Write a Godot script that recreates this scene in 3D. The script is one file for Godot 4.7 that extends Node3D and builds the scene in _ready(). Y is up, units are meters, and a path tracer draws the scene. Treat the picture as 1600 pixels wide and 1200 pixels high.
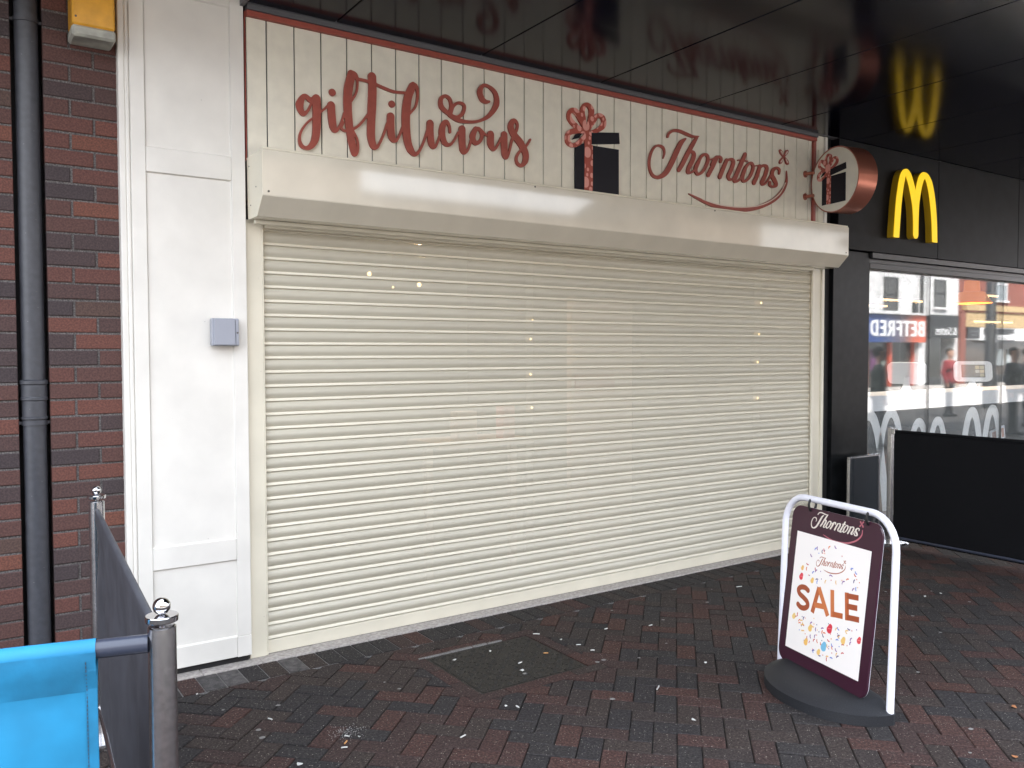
extends Node3D
# A closed shop front with a perforated roller shutter under a dark glossy canopy. Metres, y up; the shutter's face is the plane z = 0, its left end x = 0.

const GROUND := -0.01
var rng := RandomNumberGenerator.new()
var M := {}
var used := {}
var tile_cache := {}

const GIFT_INK := [
	[-0.9573, 0.0071, 0.0136, -0.9872, 0.0218, 0.0115, -1.0125, -0.0264, 0.0213, -0.9968, -0.0713, 0.0136, -0.9709, -0.055, 0.0078, -0.9507, -0.0164, 0.0057, -0.9416, 0.0163, 0.0084],
	[-0.9199, 0.0199, 0.0222, -0.9181, -0.0524, 0.023, -0.9208, -0.1355, 0.0219, -0.9284, -0.1944, 0.0202, -0.9514, -0.2356, 0.0149, -0.9818, -0.2511, 0.0092, -1.0082, -0.2366, 0.0108, -1.0154, -0.1983, 0.0068, -1.0004, -0.1553, 0.0056, -0.9673, -0.111, 0.0054, -0.9306, -0.0791, 0.0054, -0.8838, -0.0363, 0.0055, -0.8508, -0.0053, 0.0079],
	[-0.8296, 0.0681, 0.0189, -0.8287, 0.0675, 0.0189],
	[-0.8366, -0.0022, 0.0209, -0.8337, -0.0643, 0.0219, -0.8271, -0.1134, 0.0204, -0.8166, -0.1353, 0.0118, -0.7985, -0.1243, 0.0074, -0.7774, -0.0809, 0.006, -0.7597, -0.0277, 0.0061],
	[-0.7175, 0.1816, 0.0223, -0.7366, 0.1024, 0.0249, -0.742, 0.0172, 0.024, -0.7364, -0.0663, 0.0224, -0.7263, -0.1494, 0.0208, -0.7087, -0.2233, 0.02, -0.7015, -0.2462, 0.0136, -0.6847, -0.2202, 0.0082, -0.6861, -0.1693, 0.0067, -0.7041, -0.1335, 0.0068, -0.7241, -0.1084, 0.0067],
	[-0.7202, 0.1896, 0.0181, -0.6937, 0.1859, 0.0117, -0.683, 0.154, 0.0066, -0.6891, 0.0936, 0.0062, -0.7189, 0.0396, 0.0059],
	[-0.7666, -0.0835, 0.006, -0.7795, -0.1165, 0.0066, -0.7507, -0.1275, 0.0068, -0.7048, -0.1082, 0.0073, -0.6629, -0.0722, 0.0066, -0.6138, -0.0066, 0.0059],
	[-0.5951, 0.1935, 0.0241, -0.5928, 0.1271, 0.0239, -0.5964, 0.0407, 0.0247, -0.6019, -0.0459, 0.0237, -0.6037, -0.1321, 0.023, -0.5928, -0.1822, 0.0206, -0.5768, -0.1956, 0.0102, -0.5557, -0.1729, 0.007, -0.5265, -0.1125, 0.0064, -0.5019, -0.0439, 0.0065],
	[-0.6884, 0.1649, 0.008, -0.6328, 0.1646, 0.0081, -0.5766, 0.1556, 0.0084, -0.5196, 0.1431, 0.0084, -0.4618, 0.1339, 0.0082, -0.3951, 0.139, 0.0072],
	[-0.4749, 0.0629, 0.0191, -0.474, 0.0622, 0.0191],
	[-0.4823, -0.0078, 0.022, -0.4837, -0.0629, 0.0227, -0.4774, -0.1186, 0.0221, -0.4601, -0.1407, 0.0111, -0.4394, -0.1247, 0.0072, -0.4095, -0.0608, 0.0066, -0.3922, -0.0011, 0.0067],
	[-0.3432, 0.1858, 0.0206, -0.3715, 0.121, 0.024, -0.385, 0.0397, 0.0258, -0.3876, -0.04, 0.0252, -0.3783, -0.1268, 0.0235, -0.3588, -0.1772, 0.0217, -0.3299, -0.2001, 0.0117, -0.3005, -0.174, 0.0074, -0.2697, -0.1118, 0.0068, -0.2468, -0.0459, 0.0069],
	[-0.3401, 0.1951, 0.015, -0.3192, 0.1864, 0.0106, -0.3114, 0.1399, 0.0071, -0.324, 0.0758, 0.0066, -0.3613, 0.0275, 0.0062],
	[-0.2301, -0.0095, 0.0218, -0.2305, -0.0615, 0.022, -0.2226, -0.1233, 0.0202, -0.2073, -0.1428, 0.0111, -0.1875, -0.123, 0.0067, -0.1664, -0.0704, 0.007, -0.1484, -0.0226, 0.008],
	[-0.098, -0.0407, 0.0076, -0.102, -0.0067, 0.0088, -0.1209, 0.0159, 0.0126, -0.142, -0.0018, 0.0167, -0.1527, -0.0504, 0.0212, -0.1384, -0.1009, 0.0184, -0.109, -0.1169, 0.0101, -0.0771, -0.0944, 0.0066, -0.0394, -0.0323, 0.0069],
	[-0.0146, -0.0104, 0.0218, -0.0149, -0.0766, 0.023, -0.0098, -0.1312, 0.0211, 0.0042, -0.1459, 0.0099, 0.0304, -0.1166, 0.0072, 0.0526, -0.0488, 0.0074],
	[0.0803, 0.0061, 0.0135, 0.0581, -0.0434, 0.0198, 0.0744, -0.0792, 0.0149, 0.1076, -0.0672, 0.0096, 0.1243, -0.0294, 0.0112, 0.1079, 0.0055, 0.0111, 0.0781, 0.0058, 0.0116],
	[0.1189, 0.0025, 0.0077, 0.1545, -0.0224, 0.0061, 0.1882, -0.0091, 0.0064],
	[0.1871, -0.0131, 0.0228, 0.1869, -0.0676, 0.0231, 0.2037, -0.0992, 0.0136, 0.231, -0.0805, 0.0071, 0.2632, -0.0241, 0.0074],
	[0.2862, -0.0019, 0.0221, 0.286, -0.0636, 0.0233, 0.2893, -0.1203, 0.0212, 0.302, -0.1377, 0.0106, 0.3229, -0.0968, 0.0078, 0.3464, -0.0172, 0.0078, 0.3758, 0.0348, 0.0089, 0.3841, 0.0744, 0.0096, 0.3677, 0.0949, 0.0121, 0.3467, 0.0879, 0.0155, 0.3349, 0.0528, 0.0214, 0.3546, 0.0126, 0.0226, 0.405, -0.0331, 0.025, 0.4441, -0.0907, 0.0232, 0.444, -0.1391, 0.0196, 0.4166, -0.1734, 0.0104, 0.3835, -0.1639, 0.0106, 0.3766, -0.1283, 0.0092, 0.4049, -0.0861, 0.0072, 0.4525, -0.046, 0.0073, 0.4825, -0.0032, 0.0065],
]
const BOW_INK := [
	[-0.108, 0.0651, 0.0117, -0.155, 0.0984, 0.0152, -0.1578, 0.1431, 0.0119, -0.1284, 0.1651, 0.0092, -0.0969, 0.1486, 0.011, -0.0908, 0.1041, 0.0096, -0.1027, 0.0613, 0.0113],
	[-0.0974, 0.0649, 0.013, -0.076, 0.1138, 0.0094, -0.0385, 0.1399, 0.0081, -0.0009, 0.1295, 0.0101, -0.0119, 0.0818, 0.0108, -0.0496, 0.0531, 0.0106, -0.0869, 0.0547, 0.0115],
	[-0.0996, 0.0591, 0.0123, -0.0444, 0.0383, 0.0129, 0.0203, 0.0371, 0.0093, 0.097, 0.0523, 0.0081, 0.1751, 0.0978, 0.0124, 0.2284, 0.1738, 0.0186, 0.2207, 0.2384, 0.0153, 0.1757, 0.271, 0.0097, 0.1311, 0.2698, 0.0099, 0.1099, 0.229, 0.0178, 0.1252, 0.1897, 0.0172, 0.153, 0.1766, 0.0122, 0.1765, 0.1823, 0.0064],
]
const THORN_INK := [
	[-0.528, 0.1818, 0.0091, -0.5136, 0.2084, 0.0088, -0.4696, 0.2322, 0.0103, -0.4102, 0.2373, 0.0114, -0.34, 0.226, 0.0121, -0.279, 0.2182, 0.0098, -0.2155, 0.2272, 0.0029],
	[-0.3498, 0.1926, 0.0057, -0.3947, 0.1567, 0.0175, -0.4389, 0.0885, 0.021, -0.4877, 0.0048, 0.0208, -0.5362, -0.0642, 0.0195, -0.5844, -0.1013, 0.0154, -0.6324, -0.1158, 0.0108, -0.6754, -0.1013, 0.0118, -0.7012, -0.056, 0.0105, -0.7024, -0.001, 0.0103, -0.681, 0.0569, 0.0088, -0.648, 0.0958, 0.0075, -0.6098, 0.1079, 0.0086, -0.5712, 0.0977, 0.0111, -0.5584, 0.0659, 0.0078, -0.5707, 0.0239, 0.0028],
	[-0.2299, 0.2223, 0.0082, -0.2735, 0.1674, 0.0165, -0.3288, 0.0886, 0.0175, -0.3785, 0.0112, 0.0173, -0.4162, -0.0374, 0.0161],
	[-0.3786, 0.0239, 0.0073, -0.3388, 0.0802, 0.0085, -0.2934, 0.1061, 0.0099, -0.2647, 0.0933, 0.0176, -0.2796, 0.0448, 0.0174, -0.3158, -0.0097, 0.0163, -0.3247, -0.0415, 0.0152, -0.2973, -0.0433, 0.0079, -0.2586, -0.0208, 0.0068, -0.2312, 0.0149, 0.0065],
	[-0.216, 0.0456, 0.0145, -0.2464, -0.0086, 0.0173, -0.2338, -0.0417, 0.0135, -0.2028, -0.0409, 0.0091, -0.1584, -0.0053, 0.0111, -0.1223, 0.0572, 0.0143, -0.1226, 0.0949, 0.0147, -0.1542, 0.1061, 0.0086, -0.1904, 0.0834, 0.0106, -0.218, 0.0417, 0.0133],
	[-0.1171, 0.0687, 0.0058, -0.0645, 0.0848, 0.0052, -0.022, 0.1048, 0.0054],
	[-0.0252, 0.1, 0.0149, -0.064, 0.0352, 0.0166, -0.1151, -0.0388, 0.0164],
	[-0.0852, 0.0399, 0.0076, -0.0485, 0.0883, 0.0088, -0.006, 0.1083, 0.0088, 0.0199, 0.0969, 0.0151, 0.0137, 0.074, 0.0116],
	[0.0807, 0.0912, 0.0153, 0.0434, 0.026, 0.0173, 0.0084, -0.0393, 0.0172],
	[0.0431, 0.0482, 0.0074, 0.0861, 0.0904, 0.0084, 0.1298, 0.1056, 0.0101, 0.1553, 0.0901, 0.0178, 0.136, 0.0371, 0.0167, 0.1005, -0.0228, 0.0162, 0.1172, -0.0455, 0.0103, 0.1534, -0.0339, 0.0073, 0.1971, 0.0219, 0.007],
	[0.2851, 0.162, 0.0158, 0.241, 0.0872, 0.0178, 0.1809, -0.0174, 0.0178, 0.1679, -0.0487, 0.0155, 0.1979, -0.0506, 0.0077, 0.2389, -0.022, 0.0068, 0.2698, 0.023, 0.0072],
	[0.2072, 0.1093, 0.0054, 0.314, 0.1143, 0.0054],
	[0.2919, 0.0633, 0.015, 0.2589, -0.0009, 0.0176, 0.2616, -0.0368, 0.0141, 0.2932, -0.037, 0.0091, 0.3438, 0.0051, 0.0123, 0.3773, 0.0698, 0.0147, 0.3654, 0.101, 0.0127, 0.3312, 0.1006, 0.0091, 0.2919, 0.0633, 0.0134],
	[0.3772, 0.0811, 0.0053, 0.4196, 0.0939, 0.0045, 0.4579, 0.0947, 0.0056],
	[0.4544, 0.092, 0.0157, 0.4241, 0.0181, 0.0176, 0.3879, -0.0409, 0.0171],
	[0.4238, 0.041, 0.0081, 0.4696, 0.0923, 0.0093, 0.5104, 0.1049, 0.0108, 0.5377, 0.089, 0.0178, 0.5173, 0.0288, 0.0168, 0.4794, -0.0278, 0.0173, 0.5006, -0.0408, 0.0084, 0.5415, -0.0132, 0.0072, 0.5998, 0.0615, 0.0075],
	[0.6826, 0.0634, 0.0084, 0.687, 0.0936, 0.0119, 0.6506, 0.1048, 0.01, 0.6079, 0.078, 0.0162, 0.6001, 0.0383, 0.0204, 0.6305, 0.0045, 0.0211, 0.6489, -0.0246, 0.0177, 0.6157, -0.0469, 0.0093, 0.575, -0.0404, 0.0109, 0.5747, -0.0172, 0.0119],
	[-0.3163, -0.1959, 0.0025, -0.2446, -0.2152, 0.0083, -0.151, -0.2385, 0.0123, -0.0344, -0.2602, 0.0151, 0.0955, -0.2665, 0.0168, 0.2283, -0.2602, 0.0173, 0.3641, -0.2415, 0.0167, 0.5029, -0.2016, 0.0162, 0.6326, -0.1424, 0.0165, 0.7283, -0.0662, 0.016, 0.7761, 0.0113, 0.0121, 0.7747, 0.0961, 0.0025],
	[0.7364, 0.2013, 0.0059, 0.7091, 0.2322, 0.0177, 0.6968, 0.2431, 0.0127],
	[0.7437, 0.2038, 0.0055, 0.7724, 0.242, 0.0162, 0.7846, 0.2515, 0.0108],
	[0.734, 0.1963, 0.0054, 0.7041, 0.1613, 0.0158, 0.6934, 0.1521, 0.0109],
	[0.7462, 0.1978, 0.0059, 0.7761, 0.1671, 0.0178, 0.7861, 0.1573, 0.013],
]
const THORN_INLAY := [
	[-0.1824, -0.2242, 0.0012, -0.0346, -0.2433, 0.0035, 0.1172, -0.2474, 0.0038, 0.273, -0.2386, 0.0038, 0.4329, -0.2121, 0.0039, 0.5732, -0.1638, 0.0039, 0.6922, -0.0895, 0.0041, 0.7615, 0.0018, 0.0017],
	[0.724, 0.2154, 0.0024, 0.7091, 0.2322, 0.0065, 0.7005, 0.2397, 0.0035],
	[0.7556, 0.2194, 0.0022, 0.7725, 0.2404, 0.0059, 0.781, 0.2478, 0.003],
	[0.7245, 0.1826, 0.0021, 0.7041, 0.1613, 0.0057, 0.697, 0.1549, 0.003],
	[0.7586, 0.1869, 0.0024, 0.7736, 0.1683, 0.0066, 0.7823, 0.1608, 0.0035],
]
const RIBBON_LOOPS := [
	[-0.016, 0.43, 0.0094, -0.0428, 0.4967, 0.0226, -0.0452, 0.555, 0.0177, -0.0125, 0.5944, 0.0118, 0.0283, 0.5666, 0.0218, 0.0214, 0.5065, 0.0188, -0.0046, 0.4406, 0.0103],
	[-0.0351, 0.4214, 0.0082, -0.1069, 0.4432, 0.0185, -0.1555, 0.4854, 0.0183, -0.1466, 0.5303, 0.0124, -0.1033, 0.533, 0.0213, -0.0595, 0.4883, 0.0215, -0.026, 0.4333, 0.0109],
	[-0.0007, 0.4252, 0.0084, 0.0415, 0.4906, 0.0179, 0.0802, 0.5356, 0.014, 0.1256, 0.5283, 0.0173, 0.1321, 0.4814, 0.0192, 0.0805, 0.4393, 0.015, 0.0262, 0.4231, 0.007],
	[-0.0351, 0.4084, 0.0074, -0.1032, 0.4086, 0.0179, -0.1629, 0.3826, 0.0162, -0.1688, 0.3324, 0.017, -0.1293, 0.311, 0.0125, -0.0729, 0.3385, 0.0159, -0.0259, 0.3874, 0.0131],
	[-0.0198, 0.4295, 0.0234, -0.016, 0.4124, 0.0234],
]
const EMBLEM_SHAPES := [
	[-0.1068, 0.3146, -0.0289, 0.3398, -0.0284, 0.006, -0.1065, 0.0038],
	[0.0387, 0.3342, 0.2698, 0.3367, 0.271, 0.0044, 0.0394, 0.0022],
	[0.0285, 0.4187, 0.2711, 0.4504, 0.277, 0.3766, 0.0287, 0.3411],
	[-0.0328, 0.4129, 0.0293, 0.4236, 0.0295, 0.3359, 0.0403, 0.3344, 0.0409, 0.0024, -0.0299, 0.0052, -0.0273, 0.3282],
	[-0.1293, 0.3495, -0.0994, 0.3887, -0.0427, 0.4056, -0.073, 0.369],
]
const ARCH_INK := [
	[-0.2149, 0.0042, 0.0415, -0.2022, 0.1552, 0.0415, -0.1794, 0.3466, 0.0414, -0.1367, 0.5248, 0.0395, -0.0878, 0.5858, 0.0229, -0.036, 0.5522, 0.0401, 0.0212, 0.4468, 0.0429, 0.0683, 0.3071, 0.042, 0.0834, 0.1797, 0.0392, 0.0871, 0.051, 0.0392],
	[0.0871, 0.051, 0.0391, 0.0874, 0.2445, 0.0405, 0.1011, 0.3747, 0.0416, 0.1546, 0.5417, 0.0401, 0.2267, 0.5871, 0.0274, 0.2969, 0.525, 0.0427, 0.3491, 0.3832, 0.0437, 0.3851, 0.1892, 0.0424, 0.4, 0.0005, 0.041],
]

# ---------------------------------------------------------------- helpers
func lin(r: float, g: float, b: float, a := 1.0) -> Color:
	var c := Color(r, g, b).linear_to_srgb()
	c.a = a
	return c

func mat(c: Color, rough: float, metal := 0.0, spec := 0.5) -> StandardMaterial3D:
	var m := StandardMaterial3D.new()
	m.albedo_color = c
	m.roughness = rough
	m.metallic = metal
	m.metallic_specular = spec
	return m

func glow(c: Color, energy: float) -> StandardMaterial3D:
	var m := mat(c, 0.5)
	m.emission_enabled = true
	m.emission = c
	m.emission_energy_multiplier = energy
	return m

func pane_mat(alpha := 0.03) -> StandardMaterial3D:
	var m := mat(Color(0.9, 0.95, 0.95, alpha), 0.02, 0.0, 0.6)
	m.transparency = BaseMaterial3D.TRANSPARENCY_ALPHA
	return m

func noise_tex(size: int, freq: float, lo: float, hi: float, seed_: int, octaves := 4, contrast := 1.0) -> ImageTexture:
	var n := FastNoiseLite.new()
	n.seed = seed_
	n.frequency = freq
	n.fractal_octaves = octaves
	var src := n.get_seamless_image(size, size)
	src.convert(Image.FORMAT_RGB8)
	var im := Image.create(size, size, false, Image.FORMAT_RGB8)
	for y in size:
		for x in size:
			var v := clampf((src.get_pixel(x, y).r - 0.5) * contrast + 0.5, 0.0, 1.0)
			v = lerpf(lo, hi, v)
			im.set_pixel(x, y, Color(v, v, v))
	return ImageTexture.create_from_image(im)

func speck_tex(size: int, count: int, seed_: int, rmin: float, rmax: float, cols: Array) -> ImageTexture:
	var r := RandomNumberGenerator.new()
	r.seed = seed_
	var im := Image.create(size, size, false, Image.FORMAT_RGBA8)
	im.fill(Color(0.6, 0.58, 0.55, 0.0))
	for i in count:
		var cx := r.randi_range(0, size - 1)
		var cy := r.randi_range(0, size - 1)
		var rad := lerpf(rmin, rmax, pow(r.randf(), 3.0))
		var c: Color = cols[r.randi_range(0, cols.size() - 1)]
		var stretch := r.randf_range(0.6, 1.5)
		var k := int(ceil(rad * 1.6)) + 1
		for dy in range(-k, k + 1):
			for dx in range(-k, k + 1):
				var d := sqrt(pow(dx / stretch, 2) + pow(dy * stretch, 2)) - rad
				var a := clampf(0.5 - d, 0.0, 1.0) * c.a
				if a > 0.0:
					var px := posmod(cx + dx, size)
					var py := posmod(cy + dy, size)
					var o := im.get_pixel(px, py)
					im.set_pixel(px, py, Color(c.r, c.g, c.b, maxf(a, o.a)))
	return ImageTexture.create_from_image(im)

func tri(m: StandardMaterial3D, tex: Texture2D, tile: float, height: Texture2D = null, relief := 0.05, detail: Texture2D = null) -> StandardMaterial3D:
	m.uv1_triplanar = true
	m.uv1_world_triplanar = true
	m.uv1_scale = Vector3.ONE / tile
	m.albedo_texture = tex
	if height:
		m.heightmap_enabled = true
		m.heightmap_texture = height
		m.heightmap_scale = relief
	if detail:
		m.detail_enabled = true
		m.detail_albedo = detail
	return m

func numbered(called: String) -> String:
	if not used.has(called):
		used[called] = 0
		return called
	used[called] += 1
	return "%s_%03d" % [called, used[called]]

func tag(o: Node, label: String, category: String, group := "", kind := "") -> void:
	o.set_meta("label", label)
	o.set_meta("category", category)
	if group != "":
		o.set_meta("group", group)
	if kind != "":
		o.set_meta("kind", kind)

func thing(called: String, label: String, category: String, at := Vector3.ZERO, turn := 0.0, group := "") -> Node3D:
	var o := Node3D.new()
	o.name = numbered(called)
	add_child(o)
	o.position = at
	o.rotation.y = turn
	tag(o, label, category, group)
	return o

func structure(called: String, label: String, category: String) -> Node3D:
	var o := thing(called, label, category)
	o.set_meta("kind", "structure")
	return o

func part(called: String, mesh: Mesh, m: Material, parent: Node = null) -> MeshInstance3D:
	var o := MeshInstance3D.new()
	o.mesh = mesh
	if m:
		o.material_override = m
	if parent == null:
		o.name = numbered(called)
		add_child(o)
	else:
		o.name = called
		parent.add_child(o, true)
	return o

func st_new() -> SurfaceTool:
	var st := SurfaceTool.new()
	st.begin(Mesh.PRIMITIVE_TRIANGLES)
	st.set_smooth_group(-1)
	return st

func done(st: SurfaceTool) -> ArrayMesh:
	st.generate_normals()
	return st.commit()

func build(called: String, st: SurfaceTool, m: Material, parent: Node = null) -> MeshInstance3D:
	return part(called, done(st), m, parent)

# a, b, c, d run counter-clockwise seen from outside
func quad(st: SurfaceTool, a: Vector3, b: Vector3, c: Vector3, d: Vector3) -> void:
	for v in [a, c, b, a, d, c]:
		st.add_vertex(v)

func trig(st: SurfaceTool, a: Vector3, b: Vector3, c: Vector3) -> void:
	for v in [a, c, b]:
		st.add_vertex(v)

func bx(st: SurfaceTool, x0: float, x1: float, y0: float, y1: float, z0: float, z1: float) -> void:
	var p := func(i: int, j: int, k: int) -> Vector3: return Vector3(x1 if i else x0, y1 if j else y0, z1 if k else z0)
	quad(st, p.call(0, 0, 1), p.call(1, 0, 1), p.call(1, 1, 1), p.call(0, 1, 1))
	quad(st, p.call(1, 0, 0), p.call(0, 0, 0), p.call(0, 1, 0), p.call(1, 1, 0))
	quad(st, p.call(0, 0, 0), p.call(0, 0, 1), p.call(0, 1, 1), p.call(0, 1, 0))
	quad(st, p.call(1, 0, 1), p.call(1, 0, 0), p.call(1, 1, 0), p.call(1, 1, 1))
	quad(st, p.call(0, 1, 1), p.call(1, 1, 1), p.call(1, 1, 0), p.call(0, 1, 0))
	quad(st, p.call(0, 0, 0), p.call(1, 0, 0), p.call(1, 0, 1), p.call(0, 0, 1))

func box(called: String, x0: float, x1: float, y0: float, y1: float, z0: float, z1: float, m: Material, parent: Node = null) -> MeshInstance3D:
	var st := st_new()
	bx(st, x0, x1, y0, y1, z0, z1)
	return build(called, st, m, parent)

# a box with bevelled edges
func bevel(called: String, x0: float, x1: float, y0: float, y1: float, z0: float, z1: float, e: float, m: Material, parent: Node = null) -> MeshInstance3D:
	var st := st_new()
	bevel_into(st, Vector3(x0, y0, z0), Vector3(x1, y1, z1), e)
	return build(called, st, m, parent)

func bevel_into(st: SurfaceTool, lo: Vector3, hi: Vector3, e: float) -> void:
	var c := (lo + hi) / 2.0
	var h := (hi - lo) / 2.0
	e = minf(e, minf(h.x, minf(h.y, h.z)) * 0.9)
	var at := func(axis: int, s: Vector3) -> Vector3:
		var v := Vector3.ZERO
		for k in 3:
			v[k] = s[k] * (h[k] if k == axis else h[k] - e)
		return c + v
	for axis in 3:
		var u := (axis + 1) % 3
		var w := (axis + 2) % 3
		for sgn in [-1.0, 1.0]:
			var q := []
			for uv in [[-1, -1], [1, -1], [1, 1], [-1, 1]]:
				var s := Vector3.ZERO
				s[axis] = sgn
				s[u] = uv[0]
				s[w] = uv[1]
				q.append(at.call(axis, s))
			if sgn > 0: quad(st, q[0], q[1], q[2], q[3])
			else: quad(st, q[3], q[2], q[1], q[0])
		for su in [-1.0, 1.0]:
			for sw in [-1.0, 1.0]:
				var a := Vector3.ZERO
				a[axis] = -1.0
				a[u] = su
				a[w] = sw
				var b := a
				b[axis] = 1.0
				var p0: Vector3 = at.call(u, a)
				var p1: Vector3 = at.call(u, b)
				var p2: Vector3 = at.call(w, b)
				var p3: Vector3 = at.call(w, a)
				if su * sw > 0: quad(st, p1, p0, p3, p2)
				else: quad(st, p0, p1, p2, p3)
	for sx in [-1.0, 1.0]:
		for sy in [-1.0, 1.0]:
			for sz in [-1.0, 1.0]:
				var s := Vector3(sx, sy, sz)
				if sx * sy * sz > 0: trig(st, at.call(0, s), at.call(1, s), at.call(2, s))
				else: trig(st, at.call(0, s), at.call(2, s), at.call(1, s))

# a round tube along points
func tube(st: SurfaceTool, pts: Array, r: float, sides := 12, caps := true, flat := 1.0) -> void:
	st.set_smooth_group(0)
	var rings := []
	var up := Vector3.UP
	for i in pts.size():
		var t: Vector3 = (pts[mini(i + 1, pts.size() - 1)] - pts[maxi(i - 1, 0)]).normalized()
		if absf(t.dot(up)) > 0.95: up = Vector3.RIGHT if absf(t.x) < 0.9 else Vector3.BACK
		var s := t.cross(up).normalized()
		up = s.cross(t).normalized()
		var ring := []
		for k in sides:
			var a := TAU * k / sides
			ring.append(pts[i] + (s * cos(a) + up * sin(a) * flat) * r)
		rings.append(ring)
	for i in pts.size() - 1:
		for k in sides:
			var j := (k + 1) % sides
			quad(st, rings[i][j], rings[i][k], rings[i + 1][k], rings[i + 1][j])
	st.set_smooth_group(-1)
	if caps:
		for k in range(1, sides - 1):
			trig(st, rings[0][0], rings[0][k], rings[0][k + 1])
			var e: Array = rings[-1]
			trig(st, e[0], e[k + 1], e[k])

# profile: [radius, height] pairs from the bottom up, turned about y at c
func lathe(st: SurfaceTool, c: Vector3, profile: Array, sides := 24, smooth := true) -> void:
	for i in profile.size() - 1:
		st.set_smooth_group(0 if smooth else i)
		for k in sides:
			var a0 := TAU * k / sides
			var a1 := TAU * (k + 1) / sides
			var p := func(q: Array, a: float) -> Vector3: return c + Vector3(cos(a) * q[0], q[1], -sin(a) * q[0])
			quad(st, p.call(profile[i], a0), p.call(profile[i], a1), p.call(profile[i + 1], a1), p.call(profile[i + 1], a0))
	st.set_smooth_group(-1)

# polygon in x, y (counter-clockwise) extruded from z0 to z1
func prism(st: SurfaceTool, poly: PackedVector2Array, z0: float, z1: float, basis := Transform3D.IDENTITY) -> void:
	if Geometry2D.is_polygon_clockwise(poly):
		poly = poly.duplicate()
		poly.reverse()
	var mirrored := basis.basis.determinant() < 0.0
	if mirrored:
		var keep := z0
		z0 = z1
		z1 = keep
	var idx := Geometry2D.triangulate_polygon(poly)
	for i in range(0, idx.size(), 3):
		var a := poly[idx[i]]
		var b := poly[idx[i + 1]]
		var c := poly[idx[i + 2]]
		if (b - a).cross(c - a) < 0.0:
			var t := b
			b = c
			c = t
		trig(st, basis * Vector3(a.x, a.y, z1), basis * Vector3(b.x, b.y, z1), basis * Vector3(c.x, c.y, z1))
		trig(st, basis * Vector3(a.x, a.y, z0), basis * Vector3(c.x, c.y, z0), basis * Vector3(b.x, b.y, z0))
	for i in poly.size():
		var p := poly[i]
		var q := poly[(i + 1) % poly.size()]
		quad(st, basis * Vector3(p.x, p.y, z0), basis * Vector3(q.x, q.y, z0), basis * Vector3(q.x, q.y, z1), basis * Vector3(p.x, p.y, z1))

func rounded(x0: float, x1: float, y0: float, y1: float, r: float, n := 6) -> PackedVector2Array:
	var out := PackedVector2Array()
	for c in [[x1 - r, y0 + r, -PI / 2], [x1 - r, y1 - r, 0.0], [x0 + r, y1 - r, PI / 2], [x0 + r, y0 + r, PI]]:
		for i in n + 1:
			var a: float = c[2] + PI / 2 * i / n
			out.append(Vector2(c[0] + cos(a) * r, c[1] + sin(a) * r))
	return out

# a block seen from one side (+z): face with chamfered rim and sides; shared by size
func tile_mesh(w: float, h: float, depth: float, e: float) -> ArrayMesh:
	var key := "%.4f %.4f %.4f %.4f" % [w, h, depth, e]
	if tile_cache.has(key):
		return tile_cache[key]
	var st := st_new()
	var o := [Vector3(-w / 2, -h / 2, 0), Vector3(w / 2, -h / 2, 0), Vector3(w / 2, h / 2, 0), Vector3(-w / 2, h / 2, 0)]
	var f := []
	for p in o:
		f.append(p - Vector3(signf(p.x) * e, signf(p.y) * e, 0))
	quad(st, f[0], f[1], f[2], f[3])
	for i in 4:
		var j := (i + 1) % 4
		var dz := Vector3(0, 0, -e * 0.8)
		quad(st, o[i] + dz, o[j] + dz, f[j], f[i])
		quad(st, o[i] - Vector3(0, 0, depth), o[j] - Vector3(0, 0, depth), o[j] + dz, o[i] + dz)
	var m := done(st)
	tile_cache[key] = m
	return m

# ---------------------------------------------------------------- lettering drawn as strokes of varying width
func sampled(stroke: Array, scale: float) -> Array:
	var n := stroke.size() / 3
	var p := []
	for i in n:
		p.append(Vector3(stroke[i * 3], stroke[i * 3 + 1], stroke[i * 3 + 2]) * scale)
	if n < 3:
		return p
	var out := []
	for i in n - 1:
		var p0: Vector3 = p[maxi(i - 1, 0)]
		var p3: Vector3 = p[mini(i + 2, n - 1)]
		for k in 6:
			var t := k / 6.0
			var v: Vector3 = p[i].cubic_interpolate(p[i + 1], p0, p3, t)
			v.z = maxf(lerpf(p[i].z, p[i + 1].z, t), 0.0005 * scale)
			out.append(v)
	out.append(p[n - 1])
	return out

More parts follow.
